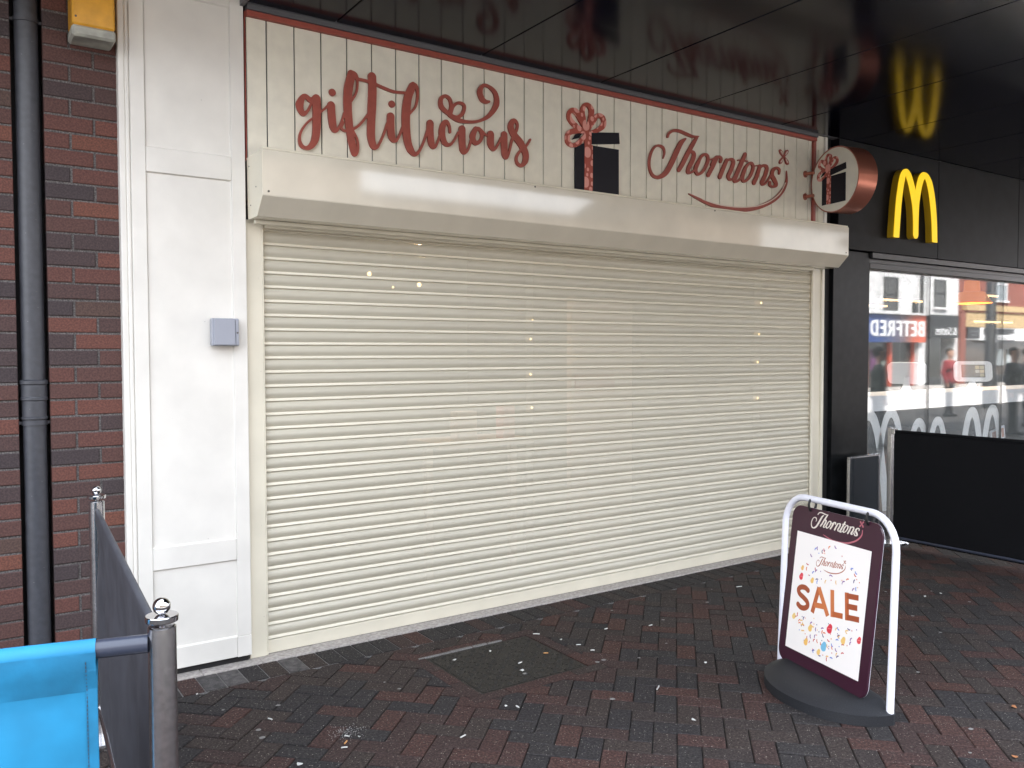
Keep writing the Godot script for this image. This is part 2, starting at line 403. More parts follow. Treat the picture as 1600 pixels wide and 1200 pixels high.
func ink_mesh(strokes: Array, scale: float, cell: float, z0: float, z1: float, floor_y := -1e9) -> ArrayMesh:
	var lines := []
	var lo := Vector2(1e9, 1e9)
	var hi := -lo
	for s in strokes:
		var l := sampled(s, scale)
		lines.append(l)
		for v in l:
			lo = lo.min(Vector2(v.x - v.z, v.y - v.z))
			hi = hi.max(Vector2(v.x + v.z, v.y + v.z))
	lo -= Vector2.ONE * cell * 2
	hi += Vector2.ONE * cell * 2
	var nx := int((hi.x - lo.x) / cell) + 2
	var ny := int((hi.y - lo.y) / cell) + 2
	var f := PackedFloat32Array()
	f.resize(nx * ny)
	f.fill(1.0)
	for l in lines:
		for i in l.size() - 1:
			var a := Vector2(l[i].x, l[i].y)
			var b := Vector2(l[i + 1].x, l[i + 1].y)
			var ra: float = l[i].z
			var rb: float = l[i + 1].z
			var ab := b - a
			var len2 := maxf(ab.length_squared(), 1e-12)
			var m := maxf(ra, rb) + cell * 1.6
			var i0 := maxi(0, int((minf(a.x, b.x) - m - lo.x) / cell))
			var i1 := mini(nx - 1, int((maxf(a.x, b.x) + m - lo.x) / cell) + 1)
			var j0 := maxi(0, int((minf(a.y, b.y) - m - lo.y) / cell))
			var j1 := mini(ny - 1, int((maxf(a.y, b.y) + m - lo.y) / cell) + 1)
			for j in range(j0, j1 + 1):
				for ii in range(i0, i1 + 1):
					var p := lo + Vector2(ii, j) * cell
					var t := clampf((p - a).dot(ab) / len2, 0.0, 1.0)
					var d := p.distance_to(a + ab * t) - lerpf(ra, rb, t)
					if d < f[j * nx + ii]:
						f[j * nx + ii] = d
	if floor_y > -1e8:
		for j in ny:
			var d := floor_y - (lo.y + j * cell)
			for ii in nx:
				f[j * nx + ii] = maxf(f[j * nx + ii], d)
	var st := st_new()
	st.set_uv(Vector2.ZERO)
	var emit := func(poly: Array) -> void:
		for k in range(1, poly.size() - 1):
			for q in [poly[0], poly[k + 1], poly[k]]:
				st.set_uv(q)
				st.add_vertex(Vector3(q.x, q.y, z1))
			for q in [poly[0], poly[k], poly[k + 1]]:
				st.set_uv(q)
				st.add_vertex(Vector3(q.x, q.y, z0))
	for j in ny - 1:
		var run := -1
		for i in nx:
			var full := false
			if i < nx - 1:
				full = f[j * nx + i] < 0.0 and f[j * nx + i + 1] < 0.0 and f[(j + 1) * nx + i] < 0.0 and f[(j + 1) * nx + i + 1] < 0.0
			if full:
				if run < 0: run = i
				continue
			if run >= 0:
				emit.call([lo + Vector2(run, j) * cell, lo + Vector2(i, j) * cell, lo + Vector2(i, j + 1) * cell, lo + Vector2(run, j + 1) * cell])
				run = -1
			if i == nx - 1:
				continue
			var c := [Vector2i(i, j), Vector2i(i + 1, j), Vector2i(i + 1, j + 1), Vector2i(i, j + 1)]
			var poly := []
			var cuts := []
			for k in 4:
				var u: Vector2i = c[k]
				var v: Vector2i = c[(k + 1) % 4]
				var fu := f[u.y * nx + u.x]
				var fv := f[v.y * nx + v.x]
				if fu < 0.0:
					poly.append(lo + Vector2(u) * cell)
				if (fu < 0.0) != (fv < 0.0):
					var x := lo + (Vector2(u).lerp(Vector2(v), fu / (fu - fv))) * cell
					poly.append(x)
					cuts.append([x, fu < 0.0])
			if poly.size() > 2:
				emit.call(poly)
			for k in cuts.size():
				if cuts[k][1]:
					var a: Vector2 = cuts[k][0]
					var b: Vector2 = cuts[(k + 1) % cuts.size()][0]
					quad(st, Vector3(a.x, a.y, z0), Vector3(b.x, b.y, z0), Vector3(b.x, b.y, z1), Vector3(a.x, a.y, z1))
	return done(st)

# the same strokes as print on a picture; per = pixels per metre, y down
func ink_print(im: Image, strokes: Array, per: float, ox: float, oy: float, c: Color, turn := 0.0) -> void:
	for s in strokes:
		var l := sampled(s, per)
		for i in l.size() - 1:
			var a := Vector2(ox, oy) + Vector2(l[i].x, -l[i].y).rotated(turn)
			var b := Vector2(ox, oy) + Vector2(l[i + 1].x, -l[i + 1].y).rotated(turn)
			bar_print(im, a, b, l[i].z, l[i + 1].z, c)

func bar_print(im: Image, a: Vector2, b: Vector2, ra: float, rb: float, c: Color) -> void:
	var ab := b - a
	var len2 := maxf(ab.length_squared(), 1e-9)
	var m := maxf(ra, rb) + 1.5
	for y in range(maxi(0, int(minf(a.y, b.y) - m)), mini(im.get_height() - 1, int(maxf(a.y, b.y) + m)) + 1):
		for x in range(maxi(0, int(minf(a.x, b.x) - m)), mini(im.get_width() - 1, int(maxf(a.x, b.x) + m)) + 1):
			var p := Vector2(x + 0.5, y + 0.5)
			var t := clampf((p - a).dot(ab) / len2, 0.0, 1.0)
			var k := clampf(0.5 - (p.distance_to(a + ab * t) - lerpf(ra, rb, t)), 0.0, 1.0)
			if k > 0.0:
				im.set_pixel(x, y, im.get_pixel(x, y).lerp(c, k))

func text_mesh(words: String, size: float, depth: float, bold := true) -> TextMesh:
	var f := SystemFont.new()
	f.font_names = PackedStringArray(["Droid Sans"])
	f.font_weight = 700 if bold else 400
	var t := TextMesh.new()
	t.font = f
	t.text = words
	t.font_size = 64
	t.pixel_size = size / 46.0
	t.depth = depth
	return t

func slab_print(im: Image, a: Vector2, b: Vector2, half: float, c: Color) -> void:
	var d := (b - a).normalized()
	var n := Vector2(-d.y, d.x)
	var len := a.distance_to(b)
	var m := half + 2.0
	for y in range(maxi(0, int(minf(a.y, b.y) - m)), mini(im.get_height() - 1, int(maxf(a.y, b.y) + m)) + 1):
		for x in range(maxi(0, int(minf(a.x, b.x) - m)), mini(im.get_width() - 1, int(maxf(a.x, b.x) + m)) + 1):
			var p := Vector2(x + 0.5, y + 0.5) - a
			var out := maxf(absf(p.dot(n)) - half, maxf(-p.dot(d), p.dot(d) - len))
			var k := clampf(0.5 - out, 0.0, 1.0)
			if k > 0.0:
				im.set_pixel(x, y, im.get_pixel(x, y).lerp(c, k))

# ---------------------------------------------------------------- materials
func make_materials() -> void:
	var soft := noise_tex(256, 0.02, 0.86, 1.0, 3)
	var grain := noise_tex(512, 0.09, 0.55, 1.0, 5, 5, 1.5)
	var fine := noise_tex(256, 0.2, 0.0, 1.0, 8, 3, 1.4)
	var blotch := noise_tex(512, 0.012, 0.7, 1.0, 11, 5, 1.6)
	M.soft = soft
	M.cream = tri(mat(lin(0.73, 0.685, 0.56), 0.32), noise_tex(256, 0.015, 0.95, 1.0, 21), 1.3, null, 0.0, speck_tex(1024, 60, 18, 0.6, 2.2, [Color(0.4, 0.36, 0.32, 0.45), Color(0.6, 0.55, 0.48, 0.4)]))
	M.hood = tri(mat(lin(0.68, 0.635, 0.53), 0.06, 0.0, 0.62), noise_tex(256, 0.015, 0.95, 1.0, 22), 1.3)
	M.board = tri(mat(lin(0.80, 0.765, 0.65), 0.5), noise_tex(256, 0.03, 0.95, 1.0, 23), 0.9)
	M.pilaster = tri(mat(lin(0.765, 0.742, 0.69), 0.4), noise_tex(256, 0.012, 0.94, 1.0, 24), 1.1, null, 0.0, speck_tex(1024, 22, 17, 0.8, 3.0, [Color(0.35, 0.33, 0.31, 0.55), Color(0.6, 0.56, 0.5, 0.5)]))
	M.copper = tri(mat(lin(0.36, 0.083, 0.06), 0.45), noise_tex(256, 0.04, 0.9, 1.0, 25), 0.5)
	M.copper_metal = mat(lin(0.45, 0.17, 0.12), 0.32, 0.75)
	M.navy = mat(lin(0.008, 0.008, 0.014), 0.45, 0.0, 0.35)
	M.groove = mat(lin(0.05, 0.055, 0.06), 0.7)
	M.pale_inlay = mat(lin(0.72, 0.6, 0.52), 0.5)
	M.soffit = tri(mat(lin(0.004, 0.0045, 0.012), 0.17, 0.0, 0.24), noise_tex(256, 0.02, 0.8, 1.0, 26), 1.7)
	M.soffit.roughness_texture = noise_tex(256, 0.02, 0.75, 1.0, 27)
	M.canopy = mat(lin(0.02, 0.02, 0.022), 0.6)
	M.trim_grey = mat(lin(0.11, 0.11, 0.12), 0.5)
	M.black = mat(lin(0.008, 0.008, 0.009), 0.6)
	M.dark_cladding = tri(mat(lin(0.0075, 0.0075, 0.0095), 0.45, 0.0, 0.26), blotch, 1.4)
	M.pillar = tri(mat(lin(0.007, 0.008, 0.009), 0.3, 0.0, 0.28), blotch, 0.8)
	M.frame_dark = mat(lin(0.02, 0.02, 0.022), 0.35)
	M.screw = mat(lin(0.1, 0.09, 0.08), 0.5, 0.6)
	M.steel = tri(mat(lin(0.72, 0.72, 0.74), 0.24, 1.0), noise_tex(256, 0.05, 0.82, 1.0, 28), 0.3)
	M.steel_bright = mat(lin(0.62, 0.62, 0.64), 0.12, 1.0)
	M.pipe = tri(mat(lin(0.062, 0.065, 0.077), 0.42), noise_tex(256, 0.03, 0.8, 1.0, 29), 0.4, null, 0.0, speck_tex(256, 26, 4, 0.6, 2.2, [Color(0.75, 0.75, 0.74, 0.7), Color(0.3, 0.24, 0.2, 0.5)]))
	M.key_box = mat(lin(0.31, 0.325, 0.375), 0.4)
	M.yellow_box = tri(mat(lin(0.75, 0.37, 0.035), 0.4), noise_tex(256, 0.02, 0.9, 1.0, 30), 0.4)
	M.box_base = tri(mat(lin(0.55, 0.55, 0.48), 0.6), noise_tex(256, 0.012, 0.72, 1.0, 31, 4, 1.3), 0.5)
	M.rubber = tri(mat(lin(0.022, 0.024, 0.03), 0.62), grain, 0.25, fine, 0.03, speck_tex(256, 16, 6, 0.5, 1.2, [Color(0.6, 0.6, 0.6, 0.6)]))
	M.white_paint = mat(lin(0.78, 0.78, 0.85), 0.3)
	M.maroon = mat(lin(0.04, 0.009, 0.022), 0.3)
	M.clip = mat(lin(0.01, 0.01, 0.01), 0.5)
	M.black_fabric = tri(mat(lin(0.006, 0.0062, 0.0085), 0.8, 0.0, 0.3), grain, 0.4, fine, 0.02)
	M.grey_fabric = tri(mat(lin(0.062, 0.065, 0.078), 0.6), noise_tex(256, 0.02, 0.8, 1.0, 32), 0.7, null, 0.0, speck_tex(512, 50, 9, 0.4, 1.6, [Color(0.5, 0.5, 0.52, 0.5)]))
	M.blue_fabric = tri(mat(lin(0.012, 0.25, 0.485), 0.7), noise_tex(512, 0.008, 0.82, 1.0, 33), 0.9, fine, 0.015)
	M.blue_hem = tri(mat(lin(0.012, 0.225, 0.44), 0.7), noise_tex(256, 0.015, 0.72, 1.0, 34), 0.5, fine, 0.015)
	M.rail = mat(lin(0.035, 0.042, 0.065), 0.3)
	M.white_band = mat(lin(0.72, 0.76, 0.82), 0.35)
	M.vinyl = mat(lin(0.72, 0.75, 0.76), 0.5)
	M.arch_side = mat(lin(0.5, 0.31, 0.011), 0.45)
	M.arch_face = glow(lin(0.88, 0.55, 0.012), 0.26)
	M.arch_face.albedo_color = M.arch_side.albedo_color
	M.glass = pane_mat()
	M.mortar = tri(mat(lin(0.17, 0.155, 0.15), 0.9), grain, 0.5)
	M.stone = tri(mat(lin(0.52, 0.48, 0.45), 0.8), noise_tex(512, 0.04, 0.72, 1.0, 35), 0.6, fine, 0.05)
	M.pale_bed = tri(mat(lin(0.26, 0.25, 0.245), 0.9), grain, 0.3)
	M.joint = tri(mat(lin(0.035, 0.032, 0.030), 0.95), grain, 1.2)
	M.street = tri(mat(lin(0.54, 0.51, 0.475), 0.85), noise_tex(512, 0.03, 0.75, 1.0, 36, 5, 1.4), 2.5)
	var brick_grain := noise_tex(512, 0.05, 0.72, 1.0, 37, 5, 1.3)
	var pits := speck_tex(512, 60, 38, 0.5, 2.0, [Color(0.1, 0.07, 0.07, 0.55), Color(0.42, 0.36, 0.34, 0.45)])
	M.brick = []
	for c in [[0.185, 0.058, 0.042], [0.15, 0.05, 0.04], [0.115, 0.046, 0.04], [0.085, 0.043, 0.042], [0.06, 0.040, 0.044], [0.21, 0.066, 0.042], [0.10, 0.055, 0.045], [0.045, 0.037, 0.044]]:
		M.brick.append(tri(mat(lin(c[0] * 0.72 + 0.027, c[1] * 0.8 + 0.013, c[2] * 0.8 + 0.010), 0.82), brick_grain, 0.3, fine, 0.045, pits))
	var flecks := speck_tex(1024, 3400, 12, 0.5, 2.8, [Color(0.62, 0.6, 0.57, 0.75), Color(0.45, 0.43, 0.42, 0.6), Color(0.75, 0.72, 0.68, 0.8), Color(0.3, 0.27, 0.26, 0.6)])
	M.paver = []
	for c in [[0.068, 0.043, 0.041], [0.058, 0.042, 0.041], [0.047, 0.042, 0.042], [0.040, 0.041, 0.044], [0.052, 0.045, 0.043], [0.037, 0.038, 0.042], [0.077, 0.046, 0.042]]:
		M.paver.append(tri(mat(lin(c[0] * 1.20, c[1] * 1.06, c[2] * 1.01), 0.76, 0.0, 0.33), grain, 0.7, fine, 0.06, flecks))
	M.paver_cols = []
	for m in M.paver: M.paver_cols.append(m.albedo_color.srgb_to_linear())
	M.paver_many = tri(mat(Color.WHITE, 0.76, 0.0, 0.33), grain, 0.7, fine, 0.06, flecks)
	M.paver_many.vertex_color_use_as_albedo = true
	M.paver_dusty = []
	for c in [[0.13, 0.126, 0.128], [0.10, 0.092, 0.092], [0.072, 0.067, 0.068]]:
		M.paver_dusty.append(tri(mat(lin(c[0], c[1], c[2]), 0.85), blotch, 0.35, fine, 0.06, flecks))
	M.iron = tri(mat(lin(0.027, 0.024, 0.021), 0.6, 0.15), grain, 0.5, fine, 0.05, flecks)
	M.paper = mat(lin(0.55, 0.55, 0.53), 0.8)
	M.filter_tip = mat(lin(0.5, 0.26, 0.1), 0.8)
	M.leaf = mat(lin(0.32, 0.13, 0.05), 0.8)
	M.gum = mat(lin(0.2, 0.195, 0.19), 0.8)
	# perforated steel: two staggered round holes in each 5 mm square
	var im := Image.create(64, 64, false, Image.FORMAT_RGBA8)
	for y in 64:
		for x in 64:
			var d := 1e3
			for c in [Vector2(16, 16), Vector2(48, 48)]:
				for ox in [-64, 0, 64]:
					for oy in [-64, 0, 64]:
						d = minf(d, Vector2(x + 0.5, y + 0.5).distance_to(c + Vector2(ox, oy)))
			im.set_pixel(x, y, Color(1, 1, 1, 0.0 if d < 10.5 else 1.0))
	M.lath = mat(lin(0.615, 0.58, 0.475), 0.34)
	M.lath.albedo_texture = ImageTexture.create_from_image(im)
	M.lath.transparency = BaseMaterial3D.TRANSPARENCY_ALPHA_SCISSOR
	M.lath.alpha_scissor_threshold = 0.5
	M.laths = [M.lath]
	for s in [0.965, 1.025, 0.985]:
		var m: StandardMaterial3D = M.lath.duplicate()
		m.albedo_color = lin(0.615 * s, 0.58 * s, 0.475 * s)
		M.laths.append(m)
	M.lath_solid = mat(lin(0.72, 0.68, 0.565), 0.3)
	# spotted ribbon print
	var rd := RandomNumberGenerator.new()
	rd.seed = 77
	var dots := Image.create(256, 256, false, Image.FORMAT_RGB8)
	dots.fill(lin(0.38, 0.075, 0.05))
	var placed := []
	for i in 900:
		var r := rd.randf_range(6, 24)
		var c := Vector2(rd.randf() * 256, rd.randf() * 256)
		var ok := true
		for q in placed:
			for ox in [-256, 0, 256]:
				for oy in [-256, 0, 256]:
					if c.distance_to(Vector2(q.x + ox, q.y + oy)) < r + q.z + 4: ok = false
		if not ok: continue
		placed.append(Vector3(c.x, c.y, r))
		for ox in [-256, 0, 256]:
			for oy in [-256, 0, 256]:
				bar_print(dots, c + Vector2(ox, oy - r * 0.25), c + Vector2(ox, oy + r * 0.25), r * 0.85, r * 0.85, lin(0.72, 0.33, 0.28))
	M.ribbon = mat(Color.WHITE, 0.45)
	M.ribbon.albedo_texture = ImageTexture.create_from_image(dots)
	M.ribbon.uv1_scale = Vector3(2.7, 2.7, 1)
	M.ribbon_small = M.ribbon.duplicate()
	M.ribbon_small.uv1_scale = Vector3(2.7, 2.7, 1)

# ---------------------------------------------------------------- ground
func project(p: Vector3, cam: Camera3D) -> Vector2:
	var q := cam.transform.affine_inverse() * p
	if q.z > -0.05: return Vector2(-9, -9)
	var t := tan(deg_to_rad(cam.fov) / 2)
	return Vector2(q.x / -q.z / t / (4.0 / 3.0), q.y / -q.z / t)

func make_ground(cam: Camera3D) -> void:
	var g := structure("ground", "dark paved ground running under everything", "ground")
	box("base_sheet", -60, 90, -0.4, GROUND - 0.011, -40, 60, M.joint, g)
	var st0 := structure("street", "pale brick paved street running past the shops", "street")
	box("street_sheet", -60, 90, GROUND - 0.0108, GROUND - 0.003, 8.9, 18.0, M.street, st0)
	var pave := structure("pavement", "dark red and grey block paving in herringbone in front of the shops", "pavement")
	box("mortar_bed", -0.72, 5.3, GROUND - 0.0105, GROUND - 0.004, 0.1, 0.315, M.pale_bed, pave)
	# herringbone at 45 degrees, 200 x 100 mm blocks
	var cover := Rect2(0.60, 0.44, 0.80, 0.72)
	var keep := PackedVector2Array([Vector2(-6, 0.318), Vector2(12, 0.318), Vector2(12, 4.6), Vector2(-6, 4.6)])
	var keep_left := PackedVector2Array([Vector2(-6, 0.06), Vector2(-0.72, 0.06), Vector2(-0.72, 4.6), Vector2(-6, 4.6)])
	var hole := PackedVector2Array([cover.position, Vector2(cover.end.x, cover.position.y), cover.end, Vector2(cover.position.x, cover.end.y)])
	var blocks := []
	var c45 := sqrt(0.5)
	var o := Vector2(1.143, 2.042)
	for j in range(-110, 110):
		for i in range(-110, 110):
			var k := posmod(i - j, 4)
			if k != 0 and k != 3: continue
			var a := Vector2(i, j) * 0.1
			var size := Vector2(0.2, 0.1) if k == 0 else Vector2(0.1, 0.2)
			var mid := a + size / 2
			var w := o + Vector2((mid.x - mid.y) * c45, (mid.x + mid.y) * c45)
			if w.x < -4.0 or w.x > 11.5 or w.y < 0.0 or w.y > 4.7: continue
			blocks.append([w, k, a, size])
	var shown := []
	var rest := st_new()
	rest.set_color(Color.WHITE)
	for b in blocks:
		var w: Vector2 = b[0]
		var poly := PackedVector2Array()
		var e := 0.0022
		for q in [Vector2(e, e), Vector2(b[3].x - e, e), Vector2(b[3].x - e, b[3].y - e), Vector2(e, b[3].y - e)]:
			var m: Vector2 = b[2] + q
			poly.append(o + Vector2((m.x - m.y) * c45, (m.x + m.y) * c45))
		var whole := true
		var pieces := [poly]
		var limit := keep_left if w.x < -0.72 else keep
		if w.y < 0.5 or absf(w.x + 0.72) < 0.2:
			pieces = Geometry2D.intersect_polygons(poly, limit)
			whole = pieces.size() == 1 and pieces[0].size() == 4 and absf(area(pieces[0]) - area(poly)) < 1e-6
		if cover.grow(0.16).has_point(w):
			var cut := []
			for p in pieces: cut.append_array(Geometry2D.clip_polygons(p, hole))
			if cut.size() != pieces.size() or (cut.size() > 0 and absf(area(cut[0]) - area(pieces[0])) > 1e-6): whole = false
			pieces = cut
		var s := project(Vector3(w.x, GROUND, w.y), cam)
		var dist := Vector3(w.x, GROUND, w.y).distance_to(cam.position)
		var seen := absf(s.x) < 1.08 and absf(s.y) < 1.08
		for p in pieces:
			if area(p) < 0.0006: continue
			var col := rng.randi_range(0, 6)
			shown.append({"w": w, "k": b[1], "whole": whole, "poly": p, "rank": dist if seen else dist + 100.0, "col": col, "lift": rng.randf_range(-0.0018, 0.0018), "tilt": Vector2(rng.randf_range(-0.007, 0.007), rng.randf_range(-0.007, 0.007))})
	# the row of blocks along the threshold
	var x := -0.71
	while x < 5.2:
		var p := PackedVector2Array([Vector2(x + 0.004, 0.106), Vector2(x + 0.099, 0.106), Vector2(x + 0.099, 0.308), Vector2(x + 0.004, 0.308)])
		var near := -0.45 < x and x < 0.75
		var s := project(Vector3(x, GROUND, 0.2), cam)
		shown.append({"w": Vector2(x + 0.05, 0.207), "k": 9, "whole": false, "poly": p, "rank": Vector3(x, 0, 0.2).distance_to(cam.position) + (0.0 if absf(s.x) < 1.05 else 100.0), "col": (-1 - rng.randi_range(0, 2)) if near and rng.randf() < 0.8 else rng.randi_range(0, 6), "lift": rng.randf_range(-0.001, 0.001), "tilt": Vector2.ZERO})
		x += 0.1035
	# the course of blocks framing the cover
	for side in 4:
		var n := 4 if side < 2 else 3
		for i in n:
			var t0 := float(i) / n
			var t1 := float(i + 1) / n
			var r: Rect2
			var inner := cover.grow(-0.075)
			if side == 0: r = Rect2(cover.position.x + cover.size.x * t0, cover.position.y, cover.size.x / n, 0.075)
			elif side == 1: r = Rect2(cover.position.x + cover.size.x * t0, inner.end.y, cover.size.x / n, 0.075)
			elif side == 2: r = Rect2(cover.position.x, inner.position.y + inner.size.y * t0, 0.075, inner.size.y / n)
			else: r = Rect2(inner.end.x, inner.position.y + inner.size.y * t0, 0.075, inner.size.y / n)
			r = r.grow(-0.0025)
			shown.append({"w": r.get_center(), "k": 9, "whole": false, "poly": PackedVector2Array([r.position, Vector2(r.end.x, r.position.y), r.end, Vector2(r.position.x, r.end.y)]), "rank": 3.0, "col": [0, 1, 6, 4][rng.randi_range(0, 3)], "lift": 0.0, "tilt": Vector2.ZERO})
	shown.sort_custom(func(a, b): return a.rank < b.rank)
	var block := tile_mesh(0.1956, 0.0956, 0.03, 0.004)
	for n in shown.size():
		var d: Dictionary = shown[n]
		var y: float = GROUND + d.lift
		if n < 298:
			var m: Material = M.paver[d.col] if d.col >= 0 else M.paver_dusty[-1 - d.col]
			if d.whole:
				var mi := part("paver", block, m, pave)
				mi.basis = Basis(Vector3.UP, -PI / 4 if d.k == 0 else PI / 4) * Basis(Vector3.RIGHT, -PI / 2 + d.tilt.x) * Basis(Vector3.UP, d.tilt.y)
				mi.position = Vector3(d.w.x, y, d.w.y)
			else:
				var st := st_new()
				prism(st, d.poly, -0.03, 0.0, Transform3D(Basis(Vector3.RIGHT, Vector3.BACK, Vector3.UP), Vector3(0, y, 0)))
				build("paver", st, m, pave)
		else:
			rest.set_color(M.paver_cols[maxi(d.col, 3 if d.col < 0 else 0)])
			prism(rest, d.poly, -0.02, 0.0, Transform3D(Basis(Vector3.RIGHT, Vector3.BACK, Vector3.UP), Vector3(0, y, 0)))
	var many := build("distant_pavers", rest, M.paver_many, pave)
	many.set_meta("kind", "stuff")
	# service cover with raised studs
	var cv := thing("service_cover", "dark iron access cover with raised pattern set in the paving", "cover")
	var r := cover.grow(-0.078)
	box("cover_frame", r.position.x, r.end.x, GROUND - 0.02, GROUND - 0.004, r.position.y, r.end.y, M.iron, cv)
	var p2 := r.grow(-0.014)
	box("cover_plate", p2.position.x, p2.end.x, GROUND - 0.015, GROUND - 0.002, p2.position.y, p2.end.y, M.iron, cv)
	var st := st_new()
	var nx := 13
	var nz := 11
	for i in nx:
		for j in nz:
			var c := Vector3(p2.position.x + p2.size.x * (i + 0.5) / nx, GROUND - 0.002, p2.position.y + p2.size.y * (j + 0.5) / nz)
			if rng.randf() < 0.06: continue
			var w := 0.017
			var a := PI / 4 if (i + j) % 2 else -PI / 4
			for q in [-1, 1]:
				var dir := Vector3(cos(a), 0, sin(a))
				var nrm: Vector3 = Vector3(-sin(a), 0, cos(a)) * 0.010 * q
				tube(st, [c + nrm - dir * w * 0.5, c + nrm * 1.35, c + nrm + dir * w * 0.5], 0.0042, 5)
	build("raised_pattern", st, M.iron, cv)
	var mx := cover.position.x + 0.04
	while mx < cover.end.x - 0.3:
		var ml := rng.randf_range(0.05, 0.14)
		bevel("mortar_patch", mx, mx + ml, GROUND - 0.01, GROUND + rng.randf_range(0.0, 0.002), r.position.y - 0.022 + rng.randf_range(-0.004, 0.004), r.position.y - 0.002, 0.002, M.pale_bed, cv)
		mx += ml + rng.randf_range(0.0, 0.02)
	# threshold of pale slabs
	var th := thing("threshold", "pale stone threshold strip below the shutter", "threshold")
	x = -0.66
	while x < 4.8:
		var w := minf(0.3, 4.8 - x)
		bevel("slab", x + 0.0012, x + w - 0.0012, GROUND - 0.02, GROUND + 0.009 + rng.randf_range(-0.0006, 0.0006), -0.08, 0.1 + rng.randf_range(-0.004, 0.004), 0.003, M.stone, th)
		x += 0.3

func area(p: PackedVector2Array) -> float:
	var s := 0.0
	for i in p.size():
		s += p[i].cross(p[(i + 1) % p.size()])
	return absf(s) / 2

# ---------------------------------------------------------------- the buildings
func make_building() -> void:
	var b := thing("shop_building", "brown brick upper storey and walls of the shop building above the canopy", "building")
	var upper: Material = M.brick[2]
	box("upper_wall", -40, 60, 3.66, 8.5, -6.2, -0.03, upper, b)
	box("overhang", -7, -0.125, 3.53, 3.655, -0.028, 1.25, M.canopy, b)
	box("rear_wall", -40, 60, -0.05, 3.66, -6.2, -6.0, M.black, b)
	box("end_wall", 15.8, 16, -0.05, 3.66, -6.0, -0.2, M.black, b)
	box("end_wall", -40, -1.3, -0.05, 3.66, -6.0, -0.25, M.mortar, b)
	box("end_wall", 16, 60, -0.05, 3.66, -6.0, -0.05, M.mortar, b)
	var dim := mat(lin(0.07, 0.05, 0.04), 0.8)
	box("party_wall", 4.86, 5.28, -0.05, 3.6, -6.0, -0.12, dim, b)
	box("party_wall", -0.72, -0.13, -0.05, 3.66, -6.0, -0.02, dim, b)
	box("room_ceiling", -0.13, 15.8, 3.42, 3.66, -6.0, -0.03, dim, b)
	box("room_floor", -0.13, 15.8, -0.05, 0.0, -6.0, -0.085, mat(lin(0.03, 0.024, 0.019), 0.5), b)
	box("lintel", -0.13, 4.86, 2.66, 3.42, -0.2, 0.02, M.black, b)
	# brick wall with a chase for the pipe
	var wall := thing("brick_wall", "red and dark brown brick wall left of the white pilaster", "wall")
	box("mortar", -4.2, -1.128, GROUND, 3.66, -0.24, -0.007, M.mortar, wall)
	box("mortar", -0.998, -0.686, GROUND, 3.66, -0.24, -0.007, M.mortar, wall)
	box("chase_back", -1.128, -0.998, GROUND, 3.66, -0.24, -0.15, M.black, wall)
	var course := 0.0776
	var many := st_new()
	for k in 47:
		var y := GROUND + 0.012 + course * k + 0.033
		var h := course - 0.0105
		var odd := k % 2 == 1
		var spans := []
		if odd: spans = [[-0.999, -0.897], [-0.886, -0.688]]
		else: spans = [[-0.999, -0.797], [-0.786, -0.688]]
		spans.append([-1.229 if odd else -1.335, -1.127])
		for s in spans:
			var w: float = s[1] - s[0]
			var mi := part("brick", tile_mesh(w, h, 0.09, 0.0035), M.brick[pick_brick()], wall)
			mi.position = Vector3((s[0] + s[1]) / 2, y + rng.randf_range(-0.001, 0.001), rng.randf_range(-0.002, 0.002))
			mi.rotation = Vector3(rng.randf_range(-0.006, 0.006), rng.randf_range(-0.006, 0.006), rng.randf_range(-0.004, 0.004))
		var x1 := -1.24 if odd else -1.346
		var head := false
		while x1 > -4.1:
			var w := 0.102 if head else 0.213
			many.append_from(tile_mesh(w, h, 0.09, 0.0035), 0, Transform3D(Basis.IDENTITY, Vector3(x1 - w / 2, y, 0)))
			x1 -= w + 0.011
			head = not head
	var stuff := part("further_bricks", many.commit(), M.brick[2], wall)
	stuff.set_meta("kind", "stuff")
	# rainwater pipe
	var pipe := thing("drainpipe", "grey rainwater pipe standing in a slot of the brick wall", "pipe", Vector3(-1.062, GROUND, -0.03))
	var st := st_new()
	lathe(st, Vector3.ZERO, [[0.048, 0.0], [0.048, 3.64]], 28)
	build("pipe_shaft", st, M.pipe, pipe)
	for y in [1.39]:
		st = st_new()
		lathe(st, Vector3.ZERO, [[0.048, y - 0.075], [0.056, y - 0.072], [0.056, y - 0.066], [0.0515, y - 0.062], [0.0515, y + 0.012], [0.057, y + 0.016], [0.057, y + 0.026], [0.0545, y + 0.03], [0.0545, y + 0.085], [0.059, y + 0.09], [0.059, y + 0.104], [0.049, y + 0.11]], 28, false)
		build("socket_collar", st, M.pipe, pipe)
	for y in [1.30, 3.13]:
		st = st_new()
		lathe(st, Vector3.ZERO, [[0.048, y - 0.012], [0.053, y - 0.011], [0.053, y + 0.011], [0.048, y + 0.012]], 28, false)
		bx(st, -0.068, 0.068, y - 0.006, y + 0.006, -0.06, 0.004)
		build("bracket", st, M.pipe, pipe)
	# alarm box
	var al := thing("alarm_box", "yellow box with dirty white base fixed high on the brick wall", "alarm box")
	bevel("cover", -0.893, -0.716, 3.09, 3.5, 0.002, 0.15, 0.008, M.yellow_box, al)
	bevel("base", -0.896, -0.713, 3.04, 3.0895, 0.0, 0.153, 0.01, M.box_base, al)
	st = st_new()
	tube(st, [Vector3(-0.878, 3.125, 0.149), Vector3(-0.878, 3.125, 0.1525)], 0.005, 8)
	build("screw", st, M.screw, al)

func pick_brick() -> int:
	var r := rng.randf()
	for e in [[0.17, 0], [0.36, 1], [0.55, 2], [0.70, 3], [0.80, 4], [0.86, 5], [0.93, 6]]:
		if r < e[0]: return e[1]
	return 7

